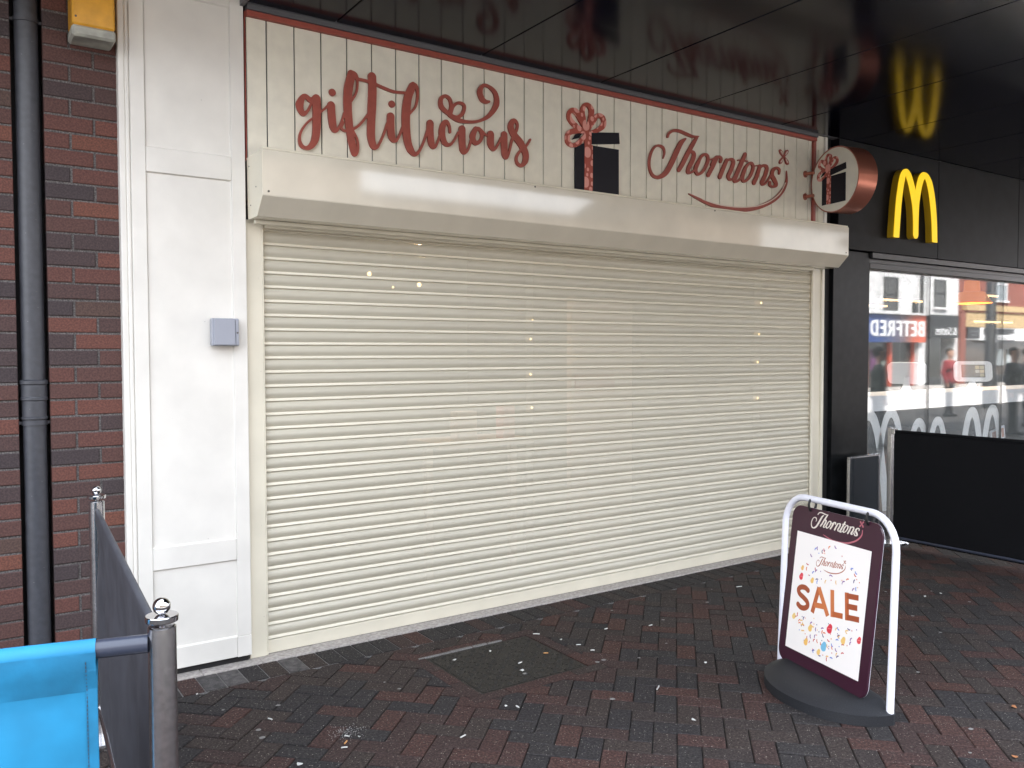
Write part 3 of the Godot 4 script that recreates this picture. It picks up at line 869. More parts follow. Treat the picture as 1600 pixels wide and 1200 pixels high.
func make_pilaster() -> void:
	var p := thing("pilaster", "white painted panelled timber pilaster between brick wall and shutter", "pilaster")
	var m: Material = M.pilaster
	bevel("back_board", -0.676, -0.104, 0.06, 3.66, 0.0, 0.048, 0.002, m, p)
	bevel("edge_strip", -0.692, -0.664, 0.05, 3.66, -0.02, 0.052, 0.004, m, p)
	bevel("edge_bead", -0.663, -0.645, 0.05, 3.66, 0.0, 0.057, 0.005, m, p)
	bevel("stile", -0.644, -0.578, 0.036, 3.66, 0.0, 0.062, 0.0025, m, p)
	bevel("stile", -0.172, -0.103, 0.142, 3.66, 0.0, 0.062, 0.0025, m, p)
	for r in [[0.543, 0.654], [2.485, 2.604], [3.352, 3.66]]:
		bevel("rail", -0.577, -0.173, r[0], r[1], 0.0, 0.0615, 0.0025, m, p)
	bevel("bottom_rail", -0.577, -0.177, 0.036, 0.142, 0.0, 0.0615, 0.002, m, p)
	bevel("plinth_block", -0.176, -0.103, 0.034, 0.1415, 0.0, 0.064, 0.002, m, p)
	# splayed inner edges of the panels
	for r in [[0.142, 0.543], [0.654, 2.485], [2.604, 3.352]]:
		var st := st_new()
		var a := [Vector3(-0.577, r[0], 0.0585), Vector3(-0.173, r[0], 0.0585), Vector3(-0.173, r[1], 0.0585), Vector3(-0.577, r[1], 0.0585)]
		var i := [Vector3(-0.573, r[0] + 0.004, 0.0495), Vector3(-0.177, r[0] + 0.004, 0.0495), Vector3(-0.177, r[1] - 0.004, 0.0495), Vector3(-0.573, r[1] - 0.004, 0.0495)]
		for k in 4:
			quad(st, a[k], a[(k + 1) % 4], i[(k + 1) % 4], i[k])
		quad(st, i[0], i[1], i[2], i[3])
		build("panel", st, m, p)
	box("gap_shade_fill", -0.66, -0.11, GROUND, 0.033, -0.02, 0.03, M.black, p)  # black fill, shade of the gap under the pilaster put into colour
	# key switch
	var kb := thing("key_switch_box", "small blue grey key switch box on the white pilaster", "switch box")
	bevel("housing", -0.292, -0.158, 1.646, 1.784, 0.062, 0.105, 0.004, M.key_box, kb)
	bevel("lid", -0.284, -0.180, 1.650, 1.780, 0.1052, 0.117, 0.002, M.key_box, kb)
	bevel("lock_strip", -0.178, -0.160, 1.650, 1.780, 0.1052, 0.113, 0.003, M.key_box, kb)
	var st := st_new()
	tube(st, [Vector3(-0.169, 1.712, 0.112), Vector3(-0.169, 1.712, 0.1155)], 0.005, 10)
	build("keyhole", st, M.screw, kb)

func make_shutter() -> void:
	var s := thing("roller_shutter", "closed cream perforated roller shutter across the shop front", "shutter")
	var w := 4.59
	var prof := []
	for i in 9:
		var t := 0.056 * i / 8.0
		prof.append(Vector2(0.075 - t, 0.0125 * sin(PI * i / 8.0)))
	var body := SurfaceTool.new()
	body.begin(Mesh.PRIMITIVE_TRIANGLES)
	body.set_smooth_group(0)
	for i in 8:
		var a: Vector2 = prof[i]
		var b: Vector2 = prof[i + 1]
		var va := i * 0.0074 / 0.005
		var vb := (i + 1) * 0.0074 / 0.005
		for q in [[a, va, 0], [b, vb, 1], [b, vb, 0], [a, va, 0], [a, va, 1], [b, vb, 1]]:
			body.set_uv(Vector2(q[2] * w / 0.005, q[1]))
			body.add_vertex(Vector3(q[2] * w, q[0].x, q[0].y))
	body.generate_normals()
	var mesh := body.commit()
	var strip := st_new()
	var sp := [Vector2(0.019, 0.0), Vector2(0.017, 0.002), Vector2(0.0075, 0.0095), Vector2(0.0055, 0.0095), Vector2(0.0042, 0.007), Vector2(0.0042, -0.010), Vector2(0.0, -0.010), Vector2(0.0, 0.0)]
	for i in sp.size() - 1:
		quad(strip, Vector3(0, sp[i + 1].x, sp[i + 1].y), Vector3(w, sp[i + 1].x, sp[i + 1].y), Vector3(w, sp[i].x, sp[i].y), Vector3(0, sp[i].x, sp[i].y))
	var sm := done(strip)
	for k in 31:
		var y := 0.074 + 0.075 * k
		var o := part("slat", mesh, M.laths[rng.randi_range(0, 3)], s)
		o.position = Vector3(0.0, y, rng.randf_range(-0.0006, 0.0006))
		var i := part("interlock", sm, M.lath_solid, o)
	bevel("bottom_bar", 0.0, w, 0.001, 0.0735, -0.012, 0.008, 0.002, M.cream, s)
	var rb := st_new()
	bx(rb, 0.005, w - 0.005, -0.0005, 0.0009, -0.01, 0.005)
	build("rubber_seal", rb, M.black, s)
	# guides
	var gl := thing("shutter_guide", "cream steel guide rail left of the shutter by the pilaster", "guide rail", Vector3.ZERO, 0.0, "shutter guide rails")
	bevel("channel", -0.101, -0.012, 0.0, 2.30, -0.03, 0.03, 0.002, M.cream, gl)
	bevel("lip", -0.0115, -0.004, 0.0, 2.30, 0.016, 0.03, 0.002, M.cream, gl)
	var gr := thing("shutter_guide", "cream steel guide rail right of the shutter by the dark pillar", "guide rail", Vector3.ZERO, 0.0, "shutter guide rails")
	bevel("lip", 4.566, 4.592, 0.0, 2.30, 0.014, 0.034, 0.003, M.lath_solid, gr)
	bevel("channel", 4.6, 4.69, 0.0, 2.30, -0.03, 0.018, 0.002, M.cream, gr)
	bevel("flange", 4.6905, 4.722, 0.0, 2.30, -0.03, 0.034, 0.003, M.lath_solid, gr)
	# hood
	var h := thing("shutter_hood", "glossy cream shutter hood box with sloping underside above the shutter", "shutter hood")
	var x0 := -0.089
	var x1 := 4.65
	var sec := [Vector2(0.05, 2.61), Vector2(0.296, 2.61), Vector2(0.3, 2.606), Vector2(0.3, 2.388), Vector2(0.298, 2.382), Vector2(0.212, 2.294), Vector2(0.06, 2.294)]
	var st := st_new()
	for i in sec.size() - 1:
		st.set_smooth_group(-1)
		var a: Vector2 = sec[i]
		var b: Vector2 = sec[i + 1]
		quad(st, Vector3(x0, b.y, b.x), Vector3(x1, b.y, b.x), Vector3(x1, a.y, a.x), Vector3(x0, a.y, a.x))
	build("casing", st, M.hood, h)
	var pl := PackedVector2Array()
	for q in sec: pl.append(Vector2(-q.x, q.y))
	for e in [[x0 - 0.0025, x0], [x1, x1 + 0.0025]]:
		st = st_new()
		prism(st, pl, e[0], e[1], Transform3D(Basis(Vector3(0, 0, -1), Vector3(0, 1, 0), Vector3(1, 0, 0)), Vector3.ZERO))
		build("end_cap", st, M.cream, h)
	bevel("top_fold", x0, x1, 2.6105, 2.6225, 0.27, 0.296, 0.003, M.cream, h)
	bevel("lower_lip", x0 + 0.02, x1 - 0.16, 2.272, 2.2935, 0.075, 0.1, 0.003, M.cream, h)
	bevel("inner_lip", x0 + 0.09, x1 - 0.16, 2.262, 2.2935, 0.03, 0.048, 0.003, M.cream, h)
	st = st_new()
	for q in [Vector3(x0 + 0.028, 2.405, 0.3), Vector3(x1 - 0.03, 2.405, 0.3), Vector3(1.55, 2.6, 0.3), Vector3(3.1, 2.6, 0.3)]:
		tube(st, [q, q + Vector3(0, 0, 0.003)], 0.0055, 8)
	for q in [Vector3(x0 - 0.0025, 2.56, 0.09), Vector3(x0 - 0.0025, 2.44, 0.2), Vector3(x0 - 0.0025, 2.36, 0.11)]:
		tube(st, [q, q - Vector3(0.002, 0, 0)], 0.0035, 8)
	build("rivets", st, M.screw, h)

func emblem(parent: Node3D, box_called: String, scale: float, cell: float, z: float, thick: float) -> void:
	# gift box, lid, spotted ribbon and bow, lying in the parent's x-y plane
	for i in [0, 1, 2, 4, 3]:
		var e: Array = EMBLEM_SHAPES[i]
		var poly := PackedVector2Array()
		for k in range(0, e.size(), 2): poly.append(Vector2(e[k], e[k + 1]) * scale)
		var st := st_new()
		if i == 3:
			st.set_uv(Vector2.ZERO)
			var idx := Geometry2D.triangulate_polygon(poly)
			var zz := z + thick
			for t in range(0, idx.size(), 3):
				var a := poly[idx[t]]
				var b := poly[idx[t + 1]]
				var c := poly[idx[t + 2]]
				if (b - a).cross(c - a) < 0.0:
					var sw := b
					b = c
					c = sw
				for q in [a, c, b]:
					st.set_uv(q / scale)
					st.add_vertex(Vector3(q.x, q.y, zz))
			for k in poly.size():
				var p := poly[k]
				var q := poly[(k + 1) % poly.size()]
				if Geometry2D.is_polygon_clockwise(poly):
					quad(st, Vector3(q.x, q.y, z), Vector3(p.x, p.y, z), Vector3(p.x, p.y, zz), Vector3(q.x, q.y, zz))
				else:
					quad(st, Vector3(p.x, p.y, z), Vector3(q.x, q.y, z), Vector3(q.x, q.y, zz), Vector3(p.x, p.y, zz))
			build("ribbon", st, M.ribbon, parent)
		else:
			prism(st, poly, z, z + thick * (0.8 if i != 2 else 0.88))
			build({0: "gift_box_panel", 1: "gift_box_panel", 2: "gift_box_lid", 4: "bow_fill_panel"}[i], st, M.navy, parent)  # the last one is the black fill inside a bow loop
	for i in RIBBON_LOOPS.size() - 1:
		var mesh := ink_mesh([RIBBON_LOOPS[i], RIBBON_LOOPS[4]] if i == 0 else [RIBBON_LOOPS[i]], scale, cell, z, z + thick * (1.15 + 0.1 * i))
		var o := part("bow_loop", mesh, M.ribbon, parent)
		o.position.x = 0.0

func make_fascia() -> void:
	var f := thing("fascia_board", "cream grooved fascia of upright boards with copper trim above the shutter", "fascia")
	box("backing", -0.09, 4.7, 2.4, 3.386, 0.02, 0.042, M.groove, f)
	var x := -0.088
	var k := 0
	while x < 4.5:
		var x1 := minf(0.018 + 0.148 * k, 4.508)
		bevel("board", x + 0.0035, x1 - 0.0035, 2.43, 3.326, 0.042, 0.052, 0.0015, M.board, f)
		x = x1
		k += 1
		if x1 >= 4.508: break
	bevel("copper_trim", -0.0885, 4.545, 3.327, 3.356, 0.042, 0.075, 0.003, M.copper, f)
	bevel("copper_trim", 4.512, 4.545, 2.62, 3.3265, 0.042, 0.068, 0.003, M.copper, f)
	bevel("copper_trim", -0.0945, -0.0887, 2.6, 3.356, 0.02, 0.05, 0.001, M.copper, f)
	bevel("head_strip", -0.09, 4.545, 3.3565, 3.384, 0.042, 0.085, 0.002, M.trim_grey, f)
	bevel("end_board", 4.5455, 4.69, 2.4, 3.384, 0.0425, 0.05, 0.002, M.board, f)
	bevel("end_moulding", 4.66, 4.692, 2.4, 3.38, 0.0505, 0.07, 0.003, M.pilaster, f)
	bevel("end_strip", 4.585, 4.607, 2.62, 3.27, 0.0505, 0.056, 0.002, M.cream, f)
	# script lettering on stand-offs
	var g := thing("script_lettering", "copper red script lettering reading giftilicious with a bow flourish", "sign lettering", Vector3(1.2, 2.95, 0.057))
	part("joined_letters", ink_mesh(GIFT_INK, 1.0, 0.0045, 0.0, 0.011), M.copper, g)
	part("bow_flourish", ink_mesh(BOW_INK, 1.0, 0.0045, 0.0, 0.013), M.copper, g)
	var t := thing("script_lettering", "copper red script lettering reading Thorntons with a long swash beneath", "sign lettering", Vector3(3.4, 2.95, 0.057))
	part("joined_letters", ink_mesh(THORN_INK.slice(0, 17), 1.0, 0.0045, 0.0, 0.011), M.copper, t)
	part("swash", ink_mesh([THORN_INK[17]], 1.0, 0.004, 0.0, 0.0095), M.copper, t)
	for i in 4:
		part("flower_petal", ink_mesh([THORN_INK[18 + i]], 1.0, 0.003, 0.0, 0.008 + 0.001 * i), M.copper, t)
	for i in 5:
		part("pale_inlay", ink_mesh([THORN_INLAY[i]], 1.0, 0.0025, 0.004, 0.013), M.pale_inlay, t)
	var st := st_new()
	var e := thing("gift_emblem", "flat black gift box emblem with spotted ribbon and bow on the fascia", "emblem", Vector3(2.1471, 2.6438, 0.056))
	emblem(e, "gift", 1.0, 0.004, 0.0, 0.011)
	# round projecting sign
	var turn := -PI / 2 - 0.197
	var c := Vector3(4.42, 2.96, 0.329)
	var r := thing("projecting_sign", "round copper rimmed projecting sign with a gift box emblem", "sign", c, turn)
	st = st_new()
	for i in 48:
		st.set_smooth_group(1)
		var a0 := TAU * i / 48
		var a1 := TAU * (i + 1) / 48
		var p0 := Vector3(cos(a0), sin(a0), 0) * 0.256
		var p1 := Vector3(cos(a1), sin(a1), 0) * 0.256
		quad(st, p0 + Vector3(0, 0, -0.18), p1 + Vector3(0, 0, -0.18), p1 + Vector3(0, 0, 0.006), p0 + Vector3(0, 0, 0.006))
		st.set_smooth_group(2)
		quad(st, p0 + Vector3(0, 0, 0.006), p1 + Vector3(0, 0, 0.006), p1 * 0.965 + Vector3(0, 0, 0.006), p0 * 0.965 + Vector3(0, 0, 0.006))
		quad(st, p1 + Vector3(0, 0, -0.18), p0 + Vector3(0, 0, -0.18), p0 * 0.965 + Vector3(0, 0, -0.18), p1 * 0.965 + Vector3(0, 0, -0.18))
	build("rim", st, M.copper_metal, r)
	for z in [[-0.001, 0.002], [-0.176, -0.173]]:
		st = st_new()
		var pl := PackedVector2Array()
		for i in 48: pl.append(Vector2(cos(TAU * i / 48), sin(TAU * i / 48)) * 0.248)
		prism(st, pl, z[0], z[1])
		build("face", st, M.board, r)
	var em := Node3D.new()
	em.name = "gift_emblem_print"
	r.add_child(em)
	em.position = Vector3(-0.06, -0.186, 0.002)
	emblem(em, "gift", 0.66, 0.004, 0.0, 0.006)
	st = st_new()
	var inv := r.transform.affine_inverse()
	for y in [3.05, 2.868]:
		var a := inv * Vector3(4.42, y, 0.052)
		var b := inv * Vector3(4.43, y, 0.13)
		tube(st, [a, b], 0.013, 10)
		tube(st, [a, a + (b - a) * 0.12], 0.027, 14)
	build("bracket_arms", st, M.copper_metal, r)

func make_canopy() -> void:
	var c := thing("canopy", "deep canopy with glossy dark soffit panels over the shop fronts", "canopy")
	box("slab", -0.1, 16, 3.402, 3.85, 0.02, 3.74, M.canopy, c)
	var x := -0.098
	var k := 0
	while x < 15.9:
		var x1 := 0.385 + 0.92 * k
		bevel("soffit_panel", x + 0.0035, x1 - 0.0035, 3.386 + rng.randf_range(-0.0006, 0.0006), 3.4, 0.09, 3.735, 0.003, M.soffit, c)
		x = x1
		k += 1
	box("edge_fascia", -0.1, 16, 3.37, 3.86, 3.741, 3.76, M.trim_grey, c)
	box("edge_fascia", -0.12, -0.1005, 3.37, 3.86, 0.06, 3.74, M.trim_grey, c)
	box("wall_angle", -0.1, 15.9, 3.384, 3.4015, 0.03, 0.0895, M.trim_grey, c)

func make_restaurant() -> void:
	var f := thing("dark_shopfront", "dark grey clad shop front with large window right of the shutter", "shopfront")
	box("recess", 4.724, 4.80, 0.0, 3.384, -0.05, 0.02, M.black, f)
	bevel("pillar", 4.80, 5.315, GROUND, 2.47, -0.1, 0.06, 0.003, M.pillar, f)
	for e in [[4.803, 6.32], [6.326, 7.84], [7.846, 9.36], [9.366, 10.9], [10.906, 15.8]]:
		bevel("cladding_panel", e[0], e[1], 2.476, 3.383, 0.0, 0.1, 0.003, M.dark_cladding, f)
	bevel("header", 5.316, 15.8, 2.425, 2.475, -0.1, 0.085, 0.003, M.frame_dark, f)
	bevel("header", 5.316, 15.8, 2.385, 2.4245, -0.1, 0.045, 0.003, M.frame_dark, f)
	bevel("header", 5.316, 15.8, 2.337, 2.3845, -0.1, 0.062, 0.003, M.frame_dark, f)
	bevel("sill", 5.316, 15.8, GROUND, 0.12, -0.1, 0.05, 0.003, M.frame_dark, f)
	var xs := [5.316, 6.39, 7.78, 9.17, 10.56, 11.95, 13.34, 15.8]
	for i in xs.size() - 1:
		var w := box("window_pane", xs[i] + 0.002, xs[i + 1] - 0.002, 0.12, 2.337, -0.006, 0.0, M.glass, f)
		box("inner_pane", xs[i] + 0.002, xs[i + 1] - 0.002, 0.12, 2.337, -0.028, -0.022, M.glass, w)
	for i in range(1, xs.size() - 1):
		box("glass_joint", xs[i] - 0.0015, xs[i] + 0.0015, 0.12, 2.337, -0.027, -0.001, M.black, f)
	# vinyl arches on the inside of the glass
	for a in [[5.40, 0.146, 0.30, 0.93, 0.062], [5.82, 0.45, 0.22, 0.62, 0.05], [6.28, 0.45, 0.19, 0.51, 0.05], [6.61, 0.40, 0.19, 0.56, 0.05], [7.25, 0.30, 0.215, 0.725, 0.062], [7.655, 0.30, 0.215, 0.735, 0.062]]:
		var s := []
		for i in 13:
			var t := -1.0 + 2.0 * i / 12.0
			var yy: float = a[1] + a[3] * (1.0 - pow(absf(t), 2.4)) - a[4] * 0.5
			s.append_array([a[2] * t, yy, a[4] * 0.85])
		var o := part("vinyl_arch", ink_mesh([s], 1.0, 0.008, 0.0, 0.0015, a[1]), M.vinyl, f)
		o.position = Vector3(a[0] + (0.06 if a[0] < 5.41 else 0.0), 0, -0.032)
	# M shaped lit sign
	var m := thing("arches_sign", "yellow M shaped arches sign on the dark cladding", "sign", Vector3(5.75, 2.61, 0.1))
	part("body", ink_mesh(ARCH_INK, 1.0, 0.006, 0.004, 0.064, 0.0), M.arch_side, m)
	part("lit_sign_face", ink_mesh(ARCH_INK, 0.999, 0.006, 0.0645, 0.07, 0.0005), M.arch_face, m)
	# counter inside
	var ct := thing("window_counter", "white edged counter running behind the restaurant window", "counter")
	box("white_edge", 5.45, 15.5, 1.065, 1.205, -0.1, -0.075, M.white_band, ct)
	box("counter_top", 5.45, 15.5, 1.165, 1.2, -0.62, -0.1005, M.white_band, ct)
	for x in [6.2, 8.2, 10.2, 12.2, 14.2]:
		box("leg", x, x + 0.07, 0.0, 1.164, -0.5, -0.43, M.frame_dark, ct)
	tablet(Vector3(7.70, 1.2, -0.27), deg_to_rad(-47), "white tablet ordering screen facing the street on the window counter", true)
	tablet(Vector3(6.46, 1.2, -0.27), deg_to_rad(100), "white tablet ordering stand seen from behind on the window counter", false)
	var lf := thing("leaflet_holder", "small white framed leaflet leaning inside the window below the counter", "leaflet", Vector3(7.86, 0.66, -0.06))
	bevel("card", -0.15, 0.15, 0.0, 0.14, -0.02, -0.005, 0.003, M.white_band, lf)
	box("print", -0.12, 0.12, 0.02, 0.12, -0.0048, -0.003, mat(lin(0.45, 0.22, 0.15), 0.5), lf)
	lf.rotation.z = 0.18
	box("shelf", -0.2, 0.2, -0.06, -0.04, -0.12, 0.0, M.frame_dark, lf)
	box("shelf_leg", -0.02, 0.02, -0.66, -0.06, -0.1, -0.06, M.frame_dark, lf)
	# warm lamps
	var i := 0
	for q in [[10.4, 11.42, 2.40, -3.0], [9.9, 10.46, 2.3, -3.0], [13.3, 13.78, 2.57, -3.0], [13.05, 14.3, 2.12, -3.0]]:
		var l := thing("linear_lamp", ["long warm lamp bar deep inside the restaurant, behind the white building's reflection", "short warm lamp bar inside the restaurant beside the window edge", "small warm lamp bar inside the restaurant near the reflected lamp post", "lowest warm lamp bar inside the restaurant over the reflected black signs"][i], "lamp", Vector3((q[0] + q[1]) / 2, q[2], q[3]), 0.0, "warm lamp bars in the restaurant")
		var w: float = (q[1] - q[0]) / 2
		box("lamp_housing", -w, w, 0.012, 0.05, -0.03, 0.03, M.frame_dark, l)
		box("light_tube", -w, w, -0.012, 0.0115, -0.02, 0.02, glow(lin(1.0, 0.62, 0.28), 0.9), l)
		for s in [-0.8, 0.8]:
			box("cord", w * s - 0.004, w * s + 0.004, 0.05, 3.42 - q[2], -0.004, 0.004, M.black, l)
		var lt := AreaLight3D.new()
		lt.light_color = Color(1.0, 0.8, 0.55)
		lt.light_energy = 0.25
		lt.shadow_enabled = true
		lt.area_size = Vector2(w * 2, 0.04)
		lt.position = Vector3(0, -0.02, 0)
		lt.rotation.x = -PI / 2
		l.add_child(lt)
		i += 1
	var k := 0
	for x in [6.3, 7.9, 9.6]:  # added lamps, out of sight, that brighten the tablets and counter edge
		var dl := thing("added_fill_lamp", "added unseen fill light over the window counter, %s from the pillar" % ["first", "second", "third"][k], "lamp", Vector3(x, 3.42, -0.75), 0.0, "added fill lights over the counter")
		var ds := st_new()
		lathe(ds, Vector3.ZERO, [[0.001, -0.012], [0.07, -0.012], [0.07, 0.0]], 20, false)
		build("fill_lamp_disc", ds, glow(lin(1.0, 0.9, 0.75), 2.0), dl)
		var sp := SpotLight3D.new()
		sp.light_color = Color(1.0, 0.95, 0.88)
		sp.light_energy = 1.7
		sp.spot_angle = 60
		sp.spot_range = 8
		sp.light_size = 0.06
		sp.shadow_enabled = true
		sp.position.y = -0.03
		sp.rotation.x = -PI / 2
		dl.add_child(sp)
		k += 1
	var sh := thing("pendant_lamp", "orange pendant lampshade glowing inside the restaurant", "lamp", Vector3(11.0, 2.31, -2.0))
	var st := st_new()
	lathe(st, Vector3.ZERO, [[0.27, 0.0], [0.17, 0.16], [0.11, 0.17], [0.10, 0.33]], 28, false)
	var om := glow(lin(0.6, 0.22, 0.03), 0.12)
	build("lamp_shade", st, om, sh)
	st = st_new()
	lathe(st, Vector3.ZERO, [[0.001, 0.03], [0.03, 0.045], [0.035, 0.08], [0.02, 0.12], [0.001, 0.125]], 14)
	build("bulb", st, glow(lin(1.0, 0.8, 0.5), 3.0), sh)
	box("cord", -0.005, 0.005, 0.32, 1.11, -0.005, 0.005, M.black, sh)
	var ol := OmniLight3D.new()
	ol.light_color = Color(1, 0.75, 0.45)
	ol.light_energy = 0.35
	ol.shadow_enabled = true
	ol.omni_range = 8
	ol.position.y = 0.08
	sh.add_child(ol)

func tablet(at: Vector3, turn: float, label: String, screen: bool) -> void:
	var t := thing("tablet_stand", label, "tablet", at, turn)
	var st := st_new()
	lathe(st, Vector3.ZERO, [[0.085, 0.0], [0.08, 0.012], [0.045, 0.04], [0.026, 0.10], [0.024, 0.16]], 20)
	build("stand", st, M.white_band, t)
	var tilt := Transform3D(Basis(Vector3.RIGHT, -0.18), Vector3(0, 0.09, 0.02))
	st = st_new()
	prism(st, rounded(-0.185, 0.185, 0.0, 0.215, 0.05), 0.0, 0.03, tilt)
	build("casing", st, M.white_band, t)
	if screen:
		st = st_new()
		prism(st, rounded(-0.115, 0.115, 0.04, 0.178, 0.004, 2), 0.0302, 0.032, tilt)
		build("screen", st, mat(lin(0.05, 0.04, 0.025), 0.12), t)
		var k := 0
		for q in [[0.02, 0.06, 0.13, 0.165], [0.065, 0.105, 0.13, 0.165], [0.02, 0.06, 0.09, 0.122], [0.065, 0.105, 0.09, 0.122], [0.065, 0.105, 0.048, 0.082]]:
			st = st_new()
			prism(st, rounded(q[0], q[1], q[2], q[3], 0.004, 2), 0.0322, 0.0328, tilt)
			build("screen_tile", st, mat([lin(0.5, 0.42, 0.25), lin(0.35, 0.33, 0.2), lin(0.5, 0.5, 0.45)][k % 3], 0.3), t)
			k += 1

func make_barriers() -> void:
	# left: grey panel running out from the wall, blue panel along the street
	var a := Vector3(-0.888, GROUND, 0.55)
	var b := Vector3(-1.008, GROUND, 2.417)
	var c := Vector3(-2.65, GROUND, 2.03)
	post(a, "slim steel barrier post with ball top beside the brick wall")
	post(b, "steel barrier post with ball top in the left foreground")
	post(c, "steel barrier post with ball top beyond the left edge")
	banner(a, b, "grey fabric barrier panel running from the brick wall to the front post", M.grey_fabric, null, 0.035, 0.035, 0.11)
	banner(b, c, "bright blue fabric barrier panel in the left foreground", M.blue_fabric, M.blue_hem, 0.135, 0.135, 0.12)
	# right: black panel
	var d := Vector3(5.2, GROUND, 0.35)
	var e := Vector3(5.2, GROUND, 2.35)
	flat_post(d, "square steel barrier post in front of the restaurant window")
	flat_post(e, "square steel barrier post at the street end of the black screen")
	var p := thing("fabric_barrier", "large black fabric barrier screen in front of the restaurant window", "barrier")
	var st := st_new()
	var n := 24
	for i in n:
		var z0 := lerpf(0.385, 2.315, float(i) / n)
		var z1 := lerpf(0.385, 2.315, float(i + 1) / n)
		for s in [-1.0, 1.0]:
			var rows := [0.03, 0.25, 0.5, 0.75, 0.955]
			for j in 4:
				var f := func(z: float, y: float) -> Vector3: return Vector3(5.2 + s * 0.004 + 0.006 * sin(z * 5.0 + y * 3.0) * sin(y * 3.3), y, z)
				if s < 0: quad(st, f.call(z0, rows[j]), f.call(z1, rows[j]), f.call(z1, rows[j + 1]), f.call(z0, rows[j + 1]))
				else: quad(st, f.call(z1, rows[j]), f.call(z0, rows[j]), f.call(z0, rows[j + 1]), f.call(z1, rows[j + 1]))
	build("screen_fabric", st, M.black_fabric, p)
	st = st_new()
	tube(st, [Vector3(5.2, 0.94, 0.37), Vector3(5.2, 0.94, 2.33)], 0.014, 8)
	build("top_rail", st, M.black_fabric, p)
	st = st_new()
	tube(st, [Vector3(5.2, 0.05, 0.37), Vector3(5.2, 0.05, 2.33)], 0.012, 8)
	build("bottom_rail", st, M.rail, p)
	# low steel edged glass screen by the pillar
	var g := thing("low_glass_screen", "low dark glass screen with steel edge beside the dark pillar", "screen", Vector3(5.14, GROUND, 0.16))
	box("dark_sheet", -0.24, 0.175, 0.05, 0.715, -0.006, 0.006, mat(lin(0.02, 0.024, 0.028), 0.08), g)
	bevel("top_edge", -0.245, 0.195, 0.7155, 0.735, -0.014, 0.014, 0.003, M.steel, g)
	bevel("upright", 0.1755, 0.195, 0.0, 0.7152, -0.014, 0.014, 0.003, M.steel, g)
	bevel("upright", -0.245, -0.2405, 0.0, 0.7152, -0.014, 0.014, 0.001, M.steel, g)

func post(at: Vector3, label: String) -> void:
	var p := thing("barrier_post", label, "post", at, 0.0, "steel posts of the left barrier")
	var st := st_new()
	lathe(st, Vector3.ZERO, [[0.0305, 0.02], [0.0305, 1.0], [0.0275, 1.001], [0.0275, 0.9]], 32, false)
	build("tube", st, M.steel, p)
	st = st_new()
	lathe(st, Vector3.ZERO, [[0.001, 0.98], [0.0265, 0.98], [0.0265, 1.004], [0.008, 1.006], [0.008, 1.012], [0.035, 1.013], [0.036, 1.015], [0.036, 1.025], [0.0345, 1.027], [0.006, 1.028]], 32, false)
	build("cap_disc", st, M.steel_bright, p)
	st = st_new()
	var prof := []
	for i in 13:
		var a := -PI / 2 + PI * i / 12.0
		prof.append([maxf(0.0005, cos(a) * 0.0195), 1.0465 + sin(a) * 0.0195])
	lathe(st, Vector3.ZERO, prof, 28)
	build("ball_top", st, M.steel_bright, p)
	st = st_new()
	lathe(st, Vector3.ZERO, [[0.15, 0.0], [0.15, 0.012], [0.14, 0.018], [0.03, 0.022]], 36, false)
	build("base_plate", st, M.steel, p)

func flat_post(at: Vector3, label: String) -> void:
	var p := thing("square_barrier_post", label, "post", at, 0.0, "steel posts of the black barrier")
	bevel("tube", -0.02, 0.02, 0.018, 0.985, -0.02, 0.02, 0.004, M.steel, p)
	bevel("rail_clip", -0.025, 0.025, 0.93, 0.975, 0.018, 0.05, 0.004, M.steel, p)
	var st := st_new()
	lathe(st, Vector3.ZERO, [[0.15, 0.0], [0.15, 0.01], [0.135, 0.019], [0.02, 0.021]], 36, false)
	build("base_plate", st, M.steel_bright, p)

